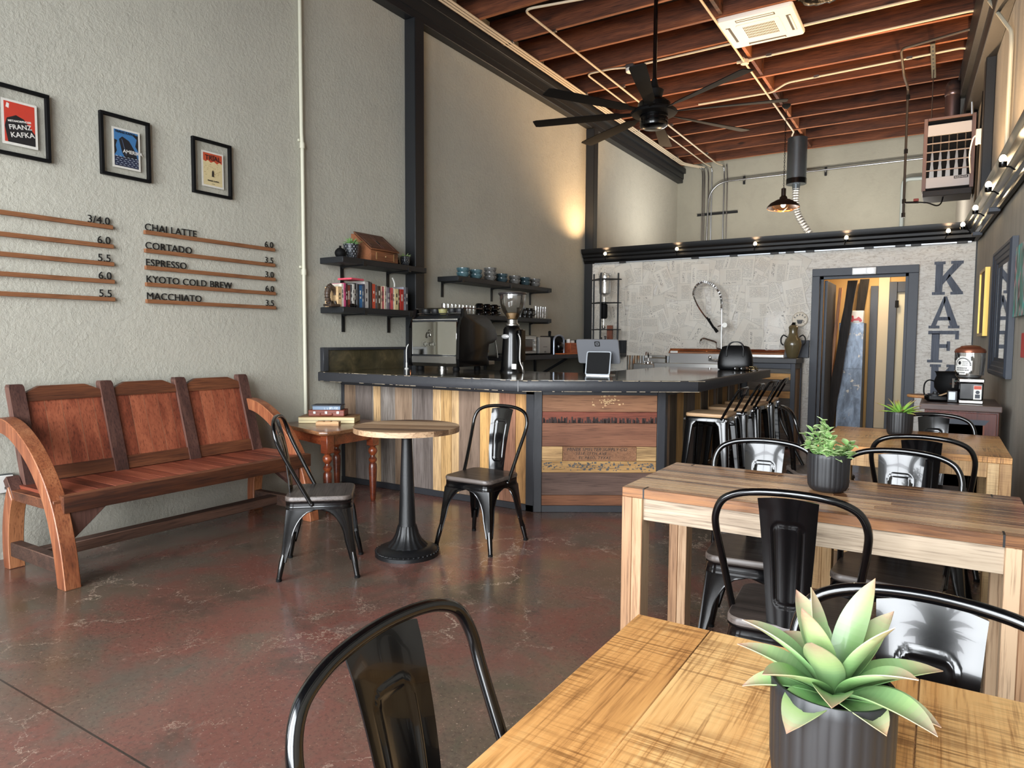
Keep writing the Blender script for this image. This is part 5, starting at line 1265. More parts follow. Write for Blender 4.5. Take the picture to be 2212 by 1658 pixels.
# ------------------------------------------------------------------ framed prints (glass-floated)
def framed(y0, y1, z0, z1, label, art):
    t = T('framed_print', label, 'picture', (0, (y0+y1)/2, z0), 0, 'framed prints on the left wall'); w = .02
    m = MB().bx(.001, .032, y0, y1, z0, z0+w, .002).bx(.001, .032, y0, y1, z1-w, z1, .002).bx(.001, .032, y0, y0+w, z0+w, z1-w, .002).bx(.001, .032, y1-w, y1, z0+w, z1-w, .002)
    m.build('frame', M['matte_black'], t, True)
    MB().bx(.020, .022, y0+w, y1-w, z0+w, z1-w).build('glazing', glass('picture_glass', (1,1,1,1), .0, .02, .10), t, True)
    W_, H_ = y1-y0, z1-z0; a0, a1 = y0+W_*.235, y0+W_*.80; b0, b1 = z0+H_*.155, z0+H_*.80
    m = MB().bx(.014, .016, a0, a1, b0, b1, 0, C(232,228,218)); L_ = [0]
    def P(poly, col):
        L_[0] += 1; m.prism([(a0+(a1-a0)*u, b0+(b1-b0)*v_) for u, v_ in poly], .016, .0161+.00012*L_[0], 'yz', col=col)
    def X(s_, u, v_, size, col, al='LEFT', rot=0):
        L_[0] += 1; m.text(s_, size, onL(.0163+.00012*L_[0], a0+(a1-a0)*u, b0+(b1-b0)*v_) @ Matrix.Rotation(rot, 4, 'Z'), .0001, al, col=col, off=.0006)
    art(P, X); m.build('print', M['attr_gloss'], t, True, smooth=0)
RED, INK, WH = C(206,66,50), C(34,32,34), C(236,232,224)
def art1(P, X):
    P([(.07,.06),(.93,.06),(.93,.95),(.07,.95)], RED)
    P([(.16,.06),(.93,.06),(.93,.32),(.62,.62),(.40,.68),(.14,.58),(.08,.40)], INK)
    P([(.12,.82),(.2,.80),(.22,.9),(.15,.92)], WH)
    X('METAMORPHOSIS', .17, .505, .016, WH, rot=.12); X('FRANZ', .2, .34, .040, WH, rot=.18); X('KAFKA', .24, .17, .043, WH, rot=.18)
def art2(P, X):
    BL = C(64,122,176)
    P([(.07,.05),(.93,.05),(.93,.95),(.07,.95)], BL)
    P([(.07,.05),(.93,.05),(.93,.30),(.07,.30)], C(34,44,70))
    P([(.07,.3),(.16,.42),(.12,.55),(.18,.68),(.07,.7)], INK); P([(.93,.5),(.82,.62),(.88,.8),(.7,.9),(.93,.9)], INK)
    P([(.24,.72),(.36,.80),(.60,.72),(.80,.50),(.90,.30),(.46,.26),(.34,.40)], C(28,30,38)); P([(.33,.74),(.35,.74),(.5,.35),(.48,.35)], C(90,110,140))
    q = random.Random(2)
    for j in range(5):
        for i in range(6):
            u = .08+i*.14+(j % 2)*.05; v_ = .08+j*.05
            P([(u,v_),(u+.05,v_+.022),(u+.11,v_),(u+.05,v_+.010)], C(206,216,226))
    X('FRANZ KAFKA', .10, .875, .021, INK); X('AMERIKA', .36, .40, .0335, WH)
def art3(P, X):
    P([(.07,.05),(.93,.05),(.93,.95),(.07,.95)], C(226,208,160)); 
    P([(.07,.95),(.93,.95),(.93,.70),(.8,.74),(.7,.68),(.55,.74),(.42,.69),(.28,.75),(.18,.70),(.07,.73)], C(204,84,54))
    q = random.Random(6)
    for i in range(26):
        u, v_ = q.uniform(.09, .85), q.uniform(.25, .66); P([(u,v_),(u+.05,v_),(u+.05,v_+.012),(u,v_+.012)], C(190,168,122))
    P([(.45,.30),(.48,.30),(.49,.38),(.51,.30),(.54,.30),(.53,.44),(.51,.48),(.48,.48),(.46,.44)], INK)
    X('T H E', .5, .87, .014, INK, 'CENTER'); X('TRIAL', .5, .755, .052, INK, 'CENTER'); X('FRANZ KAFKA', .5, .16, .015, INK, 'CENTER'); X('.........', .5, .09, .014, INK, 'CENTER')
framed(1.868, 2.212, 2.49, 2.912, 'framed red and black print, cut by the left picture edge', art1)
framed(2.522, 2.866, 2.49, 2.912, 'framed blue print with white waves, middle of the three frames', art2)
framed(3.196, 3.532, 2.49, 2.91, 'framed red and cream print, the frame nearest the wall pipe', art3)
t = T('wall_pipe', 'cream-painted vertical pipe on the left wall beside the menu rails', 'pipe', (.03, 4.25, .7))
MB().tube([(.03, 4.25, .70), (.03, 4.25, 3.05), (.03, 4.243, 3.2), (.03, 4.243, 4.72)], .017, 10).build('pipe', M['pipe_wall'], t, True)
for z in (1.95, 3.06): MB().cyl((.03, 4.25, z), (.03, 4.25, z+.05), .023, n=10).bx(.001, .02, 4.22, 4.28, z+.06, z+.08, .002).build('coupling', M['pipe_wall'], t, True)
t = T('wall_outlet', 'grey surface-mounted double socket low on the wall behind the bench end', 'outlet', (0, 1.885, .42))
MB().bx(.001, .045, 1.84, 1.925, .42, .535, .005).build('box', M['galv'], t, True)
MB().bx(.045, .049, 1.844, 1.921, .424, .531, .002).build('plate', M['white'], t, True)
m = MB()
for z in (.452, .503):
    m.bx(.049, .0495, 1.872, 1.876, z-.008, z+.008).bx(.049, .0495, 1.888, 1.892, z-.008, z+.008)
m.build('slots', M['ink'], t, True)
# ------------------------------------------------------------------ overhead: fan, air conditioner, pipes, heater
FX, FY = 2.17, 7.2
t = T('ceiling_fan', 'large black eight-blade ceiling fan on a long rod', 'ceiling fan', (FX, FY, 3.66))
MB().cyl((0, 0, .45), (0, 0, 1.36), .022, n=12).build('down_rod', M['black_gloss'], t)
MB().lathe([(.025, .30), (.05, .31), (.085, .34), (.10, .40), (.05, .43), (.035, .47), (.028, .52)], 24).build('canopy', M['matte_black'], t)
MB().lathe([(.0, 0), (.11, .005), (.145, .025), (.15, .04), (.15, .065), (.145, .07), (.15, .075), (.15, .105), (.145, .11), (.15, .115), (.15, .17), (.17, .19), (.175, .26), (.15, .29), (.10, .315), (.04, .33)], 36).build('motor_housing', M['black_gloss'], t)
MB().lathe([(.17, .14), (.235, .15), (.25, .17), (.235, .19), (.17, .20)], 36).build('blade_ring', M['matte_black'], t)
for i in range(8):
    a = R(14) + 2*PI*i/8; m = MB(); rings = []
    for r_, w_, p_ in ((.22, .05, .30), (.34, .055, .30), (.40, .11, .26), (.9, .14, .2), (1.30, .155, .14), (1.34, .13, .14)):
        ring = []
        for u, v_ in ((-1, -1), (0, -1.6), (1, -1), (1, 1), (0, 1.6), (-1, 1)):
            y, z = u*w_/2, v_*.004; ring.append((r_, y*math.cos(p_)-z*math.sin(p_), .17+y*math.sin(p_)+z*math.cos(p_)))
        rings.append(ring)
    o = m.loft(rings).build('blade', M['matte_black'], t); o.rotation_euler = (0, 0, a)
t = T('ceiling_cassette', 'white square ceiling air-conditioner cassette with slatted grille', 'air conditioner', (3.0, 8.365, 4.955))
H = .405
m = MB().loft([[(x, y, z) for x, y in rrect(h, h, .035, 4)] for h, z in ((H, .045), (H, .02), (H-.01, 0), (.30, -.004))]); m.build('panel', M['white'], t)
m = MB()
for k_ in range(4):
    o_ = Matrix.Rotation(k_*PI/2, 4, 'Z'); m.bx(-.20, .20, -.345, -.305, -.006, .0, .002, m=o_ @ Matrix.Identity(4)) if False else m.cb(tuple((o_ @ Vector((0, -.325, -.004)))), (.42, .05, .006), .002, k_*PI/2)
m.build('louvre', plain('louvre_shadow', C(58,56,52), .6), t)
m = MB()
for k_ in range(4): m.cb(tuple(Matrix.Rotation(k_*PI/2, 4, 'Z') @ Vector((0, -.338, -.007))), (.40, .022, .006), .002, k_*PI/2)
m.build('louvre_blade', M['white'], t)
MB().loft([[(x, y, z) for x, y in rrect(.235, .235, .03, 4)] for z in (-.012, -.003)]).build('grille', M['white'], t)
m = MB()
for r_ in range(5):
    for c_ in range(22): m.bx(-.17+c_*.0158, -.17+c_*.0158+.009, -.165+r_*.066, -.165+r_*.066+.05, -.0135, -.0118)
m.build('grille_slots', plain('grille_shadow', C(82,68,56), .7), t)
MB().bx(-.30, .30, -.33, .20, .05, .30, .01).build('body', M['matte_black'], t)
for x in (-.36, .36): MB().cyl((x, -.36, .03), (x, -.36, .34), .006, n=6).build('hanger', M['steel'], t)
t = T('foil_duct', 'crumpled silver-black flexible duct beside the air conditioner', 'duct', (3.62, 8.15, 5.05))
q = random.Random(4); P = cr([(-.2, -.05, .08), (.0, 0, .0), (.2, .05, .05), (.45, .12, .12)], 10)
MB().tube(P, [.075+q.uniform(-.012, .012) for _ in P], 14).build('duct', plain('black_foil', C(60,58,54), .25, metal=.8, bump=1., bscale=40), t)

def pipe(name, label, cat, pts, r, mat, n=8, sm=0, group=None, clips=None):
    P = [Vector(p) for p in pts]
    if sm:      # round the corners
        Q = [P[0]]
        for a_, b_, c_ in zip(P, P[1:], P[2:]):
            d0 = min(sm, (b_-a_).length*.45); d1 = min(sm, (c_-b_).length*.45); s0 = b_+(a_-b_).normalized()*d0; s1 = b_+(c_-b_).normalized()*d1
            for k_ in range(6): u = k_/5; Q.append(s0*(1-u)**2 + b_*2*u*(1-u) + s1*u*u)
        P = Q+[P[-1]]
    t = T(name, label, cat, tuple(P[0]), 0, group)
    k0 = next((i for i, p_ in enumerate(P) if p_.y > 14.3), None)
    if mat is M['conduit'] and k0: MB().tube(P[:k0+1], r, n).build('pipe', mat, t, True); MB().tube(P[k0:], r, n).build('drop', M['conduit_grey'], t, True)
    else: MB().tube(P, r, n).build('pipe', mat, t, True)
    for c_ in clips or ():
        c_ = Vector(c_); MB().cb(tuple(c_), (r*5, r*3, r*2.4), .002).build('clip', M['steel'], t, True)
    return t
JB = 4.985
JYv = [y for y in JY if -.4 < y < 14]
for i, (x, bx2) in enumerate(((.225, .525), (.268, .565), (.311, .60))):
    if i < 2: pts = [(x, -.6, JB), (x, 13.9, JB), (bx2, 14.37, JB-.02), (bx2+.02, 14.375, 4.8), (bx2+.02, 14.375, 2.7)]
    else: pts = [(x, -.6, JB), (x, 13.85, JB), (.64, 14.37, JB-.03), (.665, 14.375, 4.8), (.665, 14.375, 2.7)]
    pipe('conduit', 'cream ceiling conduit along the left beam, %s of three from the wall' % ORD[i], 'conduit', pts, .0135, M['conduit'], 8, .08, 'conduits along the left beam', [(x, y+.02, 4.996) for y in JYv[2::3]])
pipe('conduit', 'cream conduit looping under the joists left of the fan rod', 'conduit', [(1.75, 6.72, JB-.028), (.90, 6.56, JB-.028), (.90, 14.1, JB-.028), (.985, 14.375, JB-.03), (.985, 14.375, 4.7), (.985, 14.375, 2.7)], .0135, M['conduit'], 8, .12, None, [(.9, y+.02, 4.996) for y in JYv[11::3]])
pipe('conduit', 'thin conduit turning from the smoke detector towards the back wall', 'conduit', [(1.25, 8.70, JB), (1.02, 8.62, JB), (.66, 8.62, JB), (.66, 14.1, JB), (.735, 14.375, JB-.03), (.735, 14.375, 2.7)], .012, M['conduit'], 8, .1)
pipe('conduit', 'cream conduit from the smoke detector to the air conditioner', 'conduit', [(1.32, 8.72, JB), (1.45, 8.69, JB), (2.6, 8.66, JB)], .0135, M['conduit'], 8, .05)
pipe('conduit', 'cream conduit crossing the ceiling from the junction box to the right wall', 'conduit', [(2.60, 9.27, JB), (2.75, 9.262, JB), (5.04, 9.17, JB), (5.14, 9.25, JB), (5.14, 9.75, JB-.05)], .0135, M['conduit'], 8, .08, None, [(2.9, 9.256, 4.99)])
pipe('conduit', 'stepped cream conduit across the ceiling in front of the heater', 'conduit', [(1.6, 10.58, JB), (2.66, 10.62, JB), (2.92, 10.34, JB), (5.0, 10.24, JB), (5.1, 10.24, JB-.1)], .0135, M['conduit'], 8, .08, None, [(3.3, 10.32, 4.99), (4.4, 10.27, 4.99)])
pipe('conduit', 'cream conduit running lengthwise down the middle of the ceiling', 'conduit', [(2.60, 5.5, JB-.02), (2.60, 12.7, JB-.02), (2.52, 13.0, JB)], .0135, M['conduit'], 8, 0)
pipe('conduit', 'cream conduit crossing the ceiling behind the air conditioner to the right wall', 'conduit', [(3.42, 8.60, JB), (5.1, 8.56, JB)], .016, M['conduit'], 8, 0)
t = T('junction_box', 'round cream ceiling junction box behind the air conditioner', 'junction box', (2.60, 9.27, 4.945))
MB().lathe([(0, 0), (.05, 0), (.052, .005), (.052, .05), (0, .05)], 20).build('box', M['conduit'], t)
for a in range(4): MB().cyl((.05*math.cos(a*PI/2), .05*math.sin(a*PI/2), .036), (.10*math.cos(a*PI/2), .10*math.sin(a*PI/2), .038), .019, n=8).build('connector', M['conduit'], t)
t = T('smoke_detector', 'white round smoke detector on a ceiling joist', 'smoke detector', (1.28, 8.67, 4.90))
MB().lathe([(0, 0), (.05, .002), (.062, .012), (.066, .05), (.06, .055), (0, .055)], 24).build('detector', M['white'], t)
MB().bx(-.055, .055, -.05, .05, .055, .10, .004).build('back_box', M['galv'], t)
# pipes on the back wall
pipe('conduit', 'galvanised conduit running across the back wall and bending down', 'conduit', [(4.75, 14.335, 4.635), (.92, 14.335, 4.635), (.69, 14.335, 4.42), (.64, 14.335, 2.7)], .017, M['conduit_grey'], 10, .2, None)
pipe('conduit', 'second thin galvanised conduit dropping down the back wall', 'conduit', [(1.03, 14.375, 4.98), (1.05, 14.375, 4.7), (1.05, 14.375, 2.7)], .012, M['conduit_grey'], 8, .05)
for i, (x, z0, z1) in enumerate(((1.385, 4.54, 4.70), (2.895, 4.53, 4.69))):
    t = T('strut_clip', 'short black strut clip holding the back-wall conduit, %s one' % ('left' if i == 0 else 'right'), 'bracket', (x, 14.39, z0), 0, 'strut clips')
    MB().bx(-.02, .02, -.035, .008, 0, z1-z0, .003).build('strut', M['iron'], t); MB().bx(-.014, .014, -.05, -.035, .06, .11, .003).build('clamp', M['steel'], t)
t = T('strut_channel', 'horizontal black strut channel holding the vertical conduits', 'bracket', (.86, 14.39, 3.985))
MB().bx(-.42, .41, -.004, .008, 0, .045, .002).bx(-.42, .41, -.03, -.004, 0, .006).bx(-.42, .41, -.03, -.004, .039, .045).build('channel', M['iron'], t)
pipe('waste_pipe', 'pale grey plastic pipe bending behind the heater on the back wall', 'pipe', [(5.0, 14.33, 4.27), (4.22, 14.33, 4.30), (4.185, 14.33, 4.2), (4.19, 14.33, 2.7)], .035, plain('grey_plastic_pipe', C(168,176,172), .45), 12, .1)
# gas line
t = pipe('gas_pipe', 'black iron gas pipe dropping from the ceiling beside the heater', 'pipe', [(5.12, 9.62, 4.97), (4.33, 9.80, 4.95), (4.36, 10.1, 4.72), (4.385, 10.6, 4.72), (4.39, 10.6, 3.06)], .016, plain('black_iron_pipe', C(58,50,42), .5), 8, .06)
for p_ in ((4.39, 10.6, 4.60), (4.39, 10.6, 3.9), (4.39, 10.6, 3.25), (4.39, 10.6, 3.07)): MB().cyl((p_[0], p_[1], p_[2]-.03), (p_[0], p_[1], p_[2]+.03), .023, n=8).build('coupling', M['iron'], t, True)
MB().tube([(4.39, 10.6, 3.235), (4.56, 10.62, 3.225)], .013, 8).build('branch', M['iron'], t, True)
MB().bx(4.50, 4.56, 10.60, 10.64, 3.24, 3.275, .004).build('valve', plain('red_valve', C(150,54,40), .5), t, True)
MB().tube(cr([(4.56, 10.62, 3.225), (4.66, 10.63, 3.21), (4.76, 10.66, 3.17), (4.81, 10.7, 3.20), (4.83, 10.75, 3.29)], 5), .009, 8).build('flex_hose', M['iron'], t, True)
# unit heater
t = T('unit_heater', 'suspended gas unit heater with white louvred front near the right wall', 'heater', (4.87, 10.66, 3.37))
tp = plain('taupe_enamel', C(128,104,98), .5); wh = plain('heater_white', C(206,204,204), .5)
MB().bx(-.28, .28, .02, .55, .0, .92, .006).build('casing', M['matte_black'], t)
for x in (-.285, .24): MB().bx(x, x+.045, -.012, .55, 0, .93, .004).build('side_panel', tp, t)
MB().bx(-.24, .24, -.012, .03, .90, .93, .003).build('top_trim', tp, t)
MB().bx(-.24, .24, -.008, .02, .70, .84, .003).build('upper_panel', wh, t)
lp = MB().bx(-.24, .24, -.008, .02, .03, .165, .003).build('lower_panel', wh, t)
MB().bx(.07, .225, -.0105, -.008, .125, .158).build('name_plate', M['ink'], lp)
MB().text('REZNOR', .026, front(.078, -.011, .132), .0005, sp=1.1, sx=1.25, off=.0006).build('plate_lettering', wh, lp, smooth=0)
for i in range(5):
    x = -.18+i*.09; m = MB().tube([(x, .01, .70), (x, .01, .50)], .008, 8).loft([[(x-w_, .005, z), (x+w_, .005, z), (x+w_, .03, z), (x-w_, .03, z)] for w_, z in ((.008, .50), (.016, .40), (.013, .34), (.024, .24), (.026, .165))])
    m.build('burner_tube', M['steel'], t)
for z in (.255, .375, .49, .60): MB().bx(-.245, .245, -.014, -.002, z-.008, z+.008, .002).build('louvre', plain('louvre_bar', C(176,160,148), .5), t)
m = MB().bx(-.27, .27, .0, .5, -.075, 0, .004).build('bottom_tray', plain('dark_brown_tray', C(36,30,28), .6), t)
m = MB()
for x in (-.18, -.09, 0, .09, .18): m.cyl((x, -.004, -.04), (x, .004, -.04), .012, n=10)
m.build('tray_port', M['ink'], t)
MB().tube(cr([(.02, .28, .92), (.02, .28, 1.28), (.02, .34, 1.40), (.02, .55, 1.44)], 6), .088, 20).lathe([(.09, 1.26), (.096, 1.27), (.096, 1.31), (.09, 1.32)], 20, (.02, .28, 0)).build('flue', plain('flue_steel', C(140,120,118), .3, metal=.85), t)
t = T('heater_strut', 'slotted steel strut under the joists with a rod holding the heater', 'bracket', (4.66, 10.2, 4.96))
MB().bx(4.635, 4.685, 9.85, 11.1, 4.955, 4.962).bx(4.635, 4.639, 9.85, 11.1, 4.962, 4.995).bx(4.681, 4.685, 9.85, 11.1, 4.962, 4.995).build('strut', plain('olive_strut', C(92,86,66), .5, metal=.4), t, True)
MB().cyl((4.66, 10.80, 4.96), (4.66, 10.80, 4.303), .006, n=8).build('rod', M['steel'], t, True)
m = MB()
for i in range(8): m.bx(4.652, 4.668, 9.92+i*.14, 9.97+i*.14, 4.9535, 4.955)
m.build('slots', M['ink'], t, True)
t = T('heater_socket', 'white electrical box with cables on the right wall beside the heater', 'junction box', (5.12, 10.4, 3.72))
hx, hy = rw(.02, .0)
MB().bx(hx-.075, hx-.003, hy-.03, hy+.03, 3.72, 3.90, .006).build('box', M['white'], t, True)
MB().tube(cr([(hx-.075, hy+.01, 3.83), (hx-.10, hy+.1, 3.81), (hx-.12, hy+.3, 3.68), (hx-.10, hy+.5, 3.5)], 5), .008, 6).build('white_cable', M['white'], t, True)
MB().tube(cr([(hx-.02, hy, 4.33), (hx-.025, hy, 4.1), (hx-.03, hy, 3.9)], 5), .012, 6).tube(cr([(hx-.04, hy, 3.72), (hx-.045, hy, 3.4), (hx-.05, hy+.03, 2.86)], 5), .014, 6).build('black_cable', M['matte_black'], t, True)
# exhaust duct with flexible hose
t = T('exhaust_duct', 'galvanised cylinder duct under the ceiling with a ribbed hose below', 'duct', (2.58, 13.2, 4.18))
MB().lathe([(.15, .0), (.165, .0), (.165, .80), (0, .80)], 32).build('cylinder', M['galv'], t)
MB().lathe([(.17, .0), (.172, .0), (.172, .09), (.166, .09)], 32).build('clamp_band', M['black_gloss'], t)
MB().lathe([(0, .002), (.164, .002), (.164, -.004), (.07, -.006), (.06, -.11), (0, -.11)], 24).build('outlet_collar', M['galv'], t)
P = cr([(0, 0, -.08), (.0, 0, -.30), (.04, 0, -.52), (.18, 0, -.78), (.36, .0, -1.05), (.46, 0, -1.3)], 28)
MB().tube(P, [.058+.008*math.sin(i*1.25) for i in range(len(P))], 16).build('flex_hose', plain('corrugated_hose', C(170,168,162), .45, metal=.6), t, smooth=60)
# pendant lamp
t = T('pendant_lamp', 'bronze cage pendant lamp hanging on a chain, lit', 'pendant lamp', (2.745, 11.25, 3.40))
br = plain('bronze_shade', C(44,34,28), .4, metal=.4)
MB().lathe([(.06, .16), (.10, .15), (.19, .10), (.235, .05), (.24, .035), (.232, .035), (.185, .092), (.09, .14)], 36).build('shade', br, t)
MB().lathe([(.06, .155), (.055, .19), (.035, .21), (.035, .32), (.015, .33)], 20).build('socket', br, t)
m = MB()
for i in range(3):
    a = PI*i/3; m.tube([(.232*math.cos(a)*math.cos(b_), .232*math.sin(a)*math.cos(b_), .035-.055*math.sin(b_)) for b_ in [PI*j/14 for j in range(15)]], .0045, 5)
m.tube([(.13*math.cos(2*PI*i/24), .13*math.sin(2*PI*i/24), -.005) for i in range(24)], .004, 5, True)
m.build('cage', plain('brass_cage', C(196,128,60), .4, metal=.6), t)
MB().sphere((0, 0, .08), .036, 14, 10, (1, 1, 1.3)).build('bulb', M['bulb'], t)
m = MB()
z = .33
while z < 1.52:
    m.tube([(.010*math.cos(2*PI*i/8)*(1 if int(z*40) % 2 else 0), .010*math.cos(2*PI*i/8)*(0 if int(z*40) % 2 else 1), z+.018*math.sin(2*PI*i/8)) for i in range(8)], .003, 4, True); z += .0265
m.build('chain', M['matte_black'], t)
MB().lathe([(0, 1.52), (.03, 1.52), (.06, 1.55), (.065, 1.575), (0, 1.58)], 20).build('ceiling_cap', M['matte_black'], t)

# ------------------------------------------------------------------ track lamps along the mouldings
LAMPS = []
def lamp(p, out, label, adapter=True):
    """small uplight can on a short arm; out = unit vector into the room"""
    p = Vector(p); out = Vector(out); t = T('track_lamp', label, 'track lamp', tuple(p), 0, 'track lamps on the black moulding')
    MB().lathe([(0, -.035), (.02, -.035), (.024, -.03), (.026, .0), (.022, .0), (.018, -.01), (0, -.012)], 16).build('socket', M['black_gloss'], t)
    MB().sphere((0, 0, .022), .022, 14, 10, (1, 1, 1.25)).build('bulb', M['bulb'], t)
    b_ = -out*.075 + Vector((.03*out.y, -.03*out.x, -.055)); MB().tube([(0, 0, -.028), tuple(b_*.6), tuple(b_)], .006, 6).build('arm', M['matte_black'], t)
    LAMPS.append((p+Vector((0, 0, .03)), out))
for i, x in enumerate((.446, 1.58, 2.677, 3.805, 4.907)):
    lamp((x, 9.785, 2.69), (0, -1, 0), 'lit track lamp on the partition moulding, %s from the left' % ORD[i])
ca = math.atan(.0454)
for i, s_ in enumerate((.52, 2.05, 3.15, 4.05)):
    x, y = rw(s_, .19); lamp((x, y, 2.63 if i else 2.70), (-math.cos(ca), -math.sin(ca), 0), 'lit track lamp on the right-wall moulding, %s from the corner' % ORD[i])
t = T('light_track', 'silver and black lighting track strip under the partition moulding', 'light track', (2.6, 9.93, 2.585))
MB().bx(.2, 5.15, 9.925, 9.95, 2.578, 2.596, .002).build('track', plain('silver_track', C(176,182,190), .35, metal=.5), t, True)
for x in (.62, 1.75, 2.3, 2.85, 3.05, 3.3, 4.0, 4.35, 4.52, 5.0): MB().bx(x, x+.11, 9.918, 9.95, 2.572, 2.60, .003).build('clip', M['black'], t, True)
t = T('light_track', 'black lighting track with square adapters along the right wall moulding', 'light track', tuple(list(rw(3, .02))+[2.57]))
rwbox(MB(), .2, 6, .02, .05, 2.57, 2.59).build('track', M['black'], t, True)
for s_ in (.75, 2.3): rwbox(MB(), s_, s_+.14, .03, .12, 2.545, 2.585, .004).build('adapter', M['trimgrey'], t, True)
# conduit on the right wall and black cable by the post
pts = [(*rw(1.9, .16), 4.62), (*rw(2.3, .10), 4.3), (*rw(2.55, .03), 4.05), (*rw(2.6, .03), 3.9), (*rw(2.6, .03), 2.82)]
t = pipe('wall_conduit', 'cream conduit bending down the right wall to the light track', 'conduit', pts, .016, M['pipe_wall'], 8, .05)
rwbox(MB(), 2.56, 2.64, .001, .05, 2.815, 2.90, .004).build('end_box', M['white'], t, True)
pipe('wall_conduit', 'pair of steel conduits curving down at the right-wall beam', 'conduit', [(5.14, 9.9, 4.95), (5.10, 10.2, 4.9), (5.08, 10.3, 4.6), (5.10, 10.35, 4.2)], .016, M['conduit_grey'], 8, .1)
# ------------------------------------------------------------------ right wall, cabinet, lettering, passage contents
def tri_stroke(mb, a_, b_, w): pass
# slab-serif letters K A F K A painted down the partition
LX, LY = 4.92, 9.964
def quad(mb, P, y0=LY-.010, y1=LY): mb.prism(P, y0, y1, 'xz')
def serif_letter(ch, x0, x1, z0, z1):
    m = MB(); w = x1-x0; h = z1-z0; s_ = h*.085; st = w*.25
    X = lambda u: x0+w*u
    if ch == 'K':
        quad(m, [(X(.0), z0), (X(.42), z0), (X(.42), z0+s_), (X(.0), z0+s_)]); quad(m, [(X(.04), z1-s_), (X(.40), z1-s_), (X(.40), z1), (X(.04), z1)])
        quad(m, [(X(.09), z0+s_), (X(.33), z0+s_), (X(.33), z1-s_), (X(.09), z1-s_)])
        quad(m, [(X(.33), z0+h*.30), (X(.46), z0+h*.44), (X(.94), z1-s_), (X(.66), z1-s_), (X(.33), z0+h*.56)][::1])
        quad(m, [(X(.44), z0+h*.44), (X(.54), z0+h*.62), (X(.97), z0+s_), (X(.67), z0+s_)])
        quad(m, [(X(.58), z1-s_), (X(.98), z1-s_), (X(.98), z1), (X(.58), z1)]); quad(m, [(X(.60), z0), (X(1.0), z0), (X(1.0), z0+s_), (X(.60), z0+s_)])
    elif ch == 'A':
        quad(m, [(X(0), z0), (X(.36), z0), (X(.36), z0+s_), (X(0), z0+s_)]); quad(m, [(X(.64), z0), (X(1), z0), (X(1), z0+s_), (X(.64), z0+s_)])
        quad(m, [(X(.08), z0+s_), (X(.24), z0+s_), (X(.52), z0+h*.86), (X(.50), z1), (X(.46), z1)])
        quad(m, [(X(.70), z0+s_), (X(.94), z0+s_), (X(.56), z1), (X(.48), z1), (X(.46), z0+h*.80)])
        quad(m, [(X(.30), z0+h*.25), (X(.72), z0+h*.25), (X(.68), z0+h*.36), (X(.34), z0+h*.36)])
    elif ch == 'F':
        quad(m, [(X(0), z0), (X(.50), z0), (X(.50), z0+s_), (X(0), z0+s_)]); quad(m, [(X(.12), z0+s_), (X(.38), z0+s_), (X(.38), z1-s_), (X(.12), z1-s_)])
        quad(m, [(X(0), z1-s_*1.3), (X(1), z1-s_*1.3), (X(1), z1), (X(0), z1)]); quad(m, [(X(.88), z1-h*.27), (X(1), z1-h*.27), (X(1), z1-s_*1.3), (X(.88), z1-s_*1.3)])
        quad(m, [(X(.38), z0+h*.46), (X(.64), z0+h*.46), (X(.64), z0+h*.58), (X(.38), z0+h*.58)]); quad(m, [(X(.62), z0+h*.37), (X(.73), z0+h*.37), (X(.73), z0+h*.67), (X(.62), z0+h*.67)])
    return m
t = T('letter_sign', 'tall column of grey slab-serif letters down the partition, right of the doorway', 'lettering', (LX, LY, .3))
slate = wood('slate_letters', C(66,71,82), C(82,88,101), C(98,105,119), 'z', 1, .6, .0)
for ch, z0, z1 in (('K', 1.965, 2.37), ('A', 1.555, 1.943), ('F', 1.135, 1.525), ('K', .72, 1.112), ('A', .31, .70)):
    serif_letter(ch, 4.745 if ch != 'K' else 4.765, 5.065 if ch != 'K' else 5.085, z0, z1).build('letter', slate, t, True, smooth=0)
t = T('emergency_light', 'small white illuminated box over the doorway head', 'light box', (4.012, 9.9, 2.245))
MB().bx(3.875, 4.15, 9.885, 9.914, 2.245, 2.335, .006).build('box', plain('white_plastic', C(235,236,236), .4), t, True)
MB().lathe([(0, 0), (.032, 0), (.034, .008), (0, .010)], 20, (4.085, 9.886, 2.29), Euler((R(90), 0, 0)).to_matrix()).bx(3.89, 4.03, 9.882, 9.886, 2.262, 2.318, .002).build('lens', emit('pale_lens', (.9, .97, 1, 1), 1.2), t, True)

# framed mirror (dark frame), leaning on the right wall
def rwloft(mb, s0, s1, z0, z1, w, prof):
    """picture-frame moulding around a rectangle on the right wall; prof = [(across 0..1, out)]"""
    cs = [(s0, z0), (s1, z0), (s1, z1), (s0, z1)]; sg = [(1, 1), (-1, 1), (-1, -1), (1, -1)]
    rings = []
    for (s_, z), (a_, b_) in zip(cs, sg): rings.append([(*rw(s_+a_*w*u, o_), z+b_*w*u) for u, o_ in prof])
    return mb.loft(rings + [rings[0]], caps=False)
t = T('wall_mirror', 'large mirror in a stepped dark frame on the right wall', 'mirror', tuple(list(rw(2.8, 0))+[1.1]))
rwloft(MB(), 2.25, 3.42, 1.10, 2.20, .15, [(0, .003), (0, .042), (.12, .055), (.25, .055), (.3, .047), (.5, .042), (.55, .035), (.75, .03), (.8, .02), (1, .018), (1, .003)]).build('frame', M['trimgrey'], t, True, smooth=20)
rwbox(MB(), 2.39, 3.28, .010, .016, 1.24, 2.06).build('mirror_glass', plain('mirror_glass', C(226,228,226), .02, metal=1), t, True)
t = T('gold_framed_picture', 'narrow gold-edged picture deep on the right wall beyond the mirror', 'picture', tuple(list(rw(1.2, 0))+[1.45]))
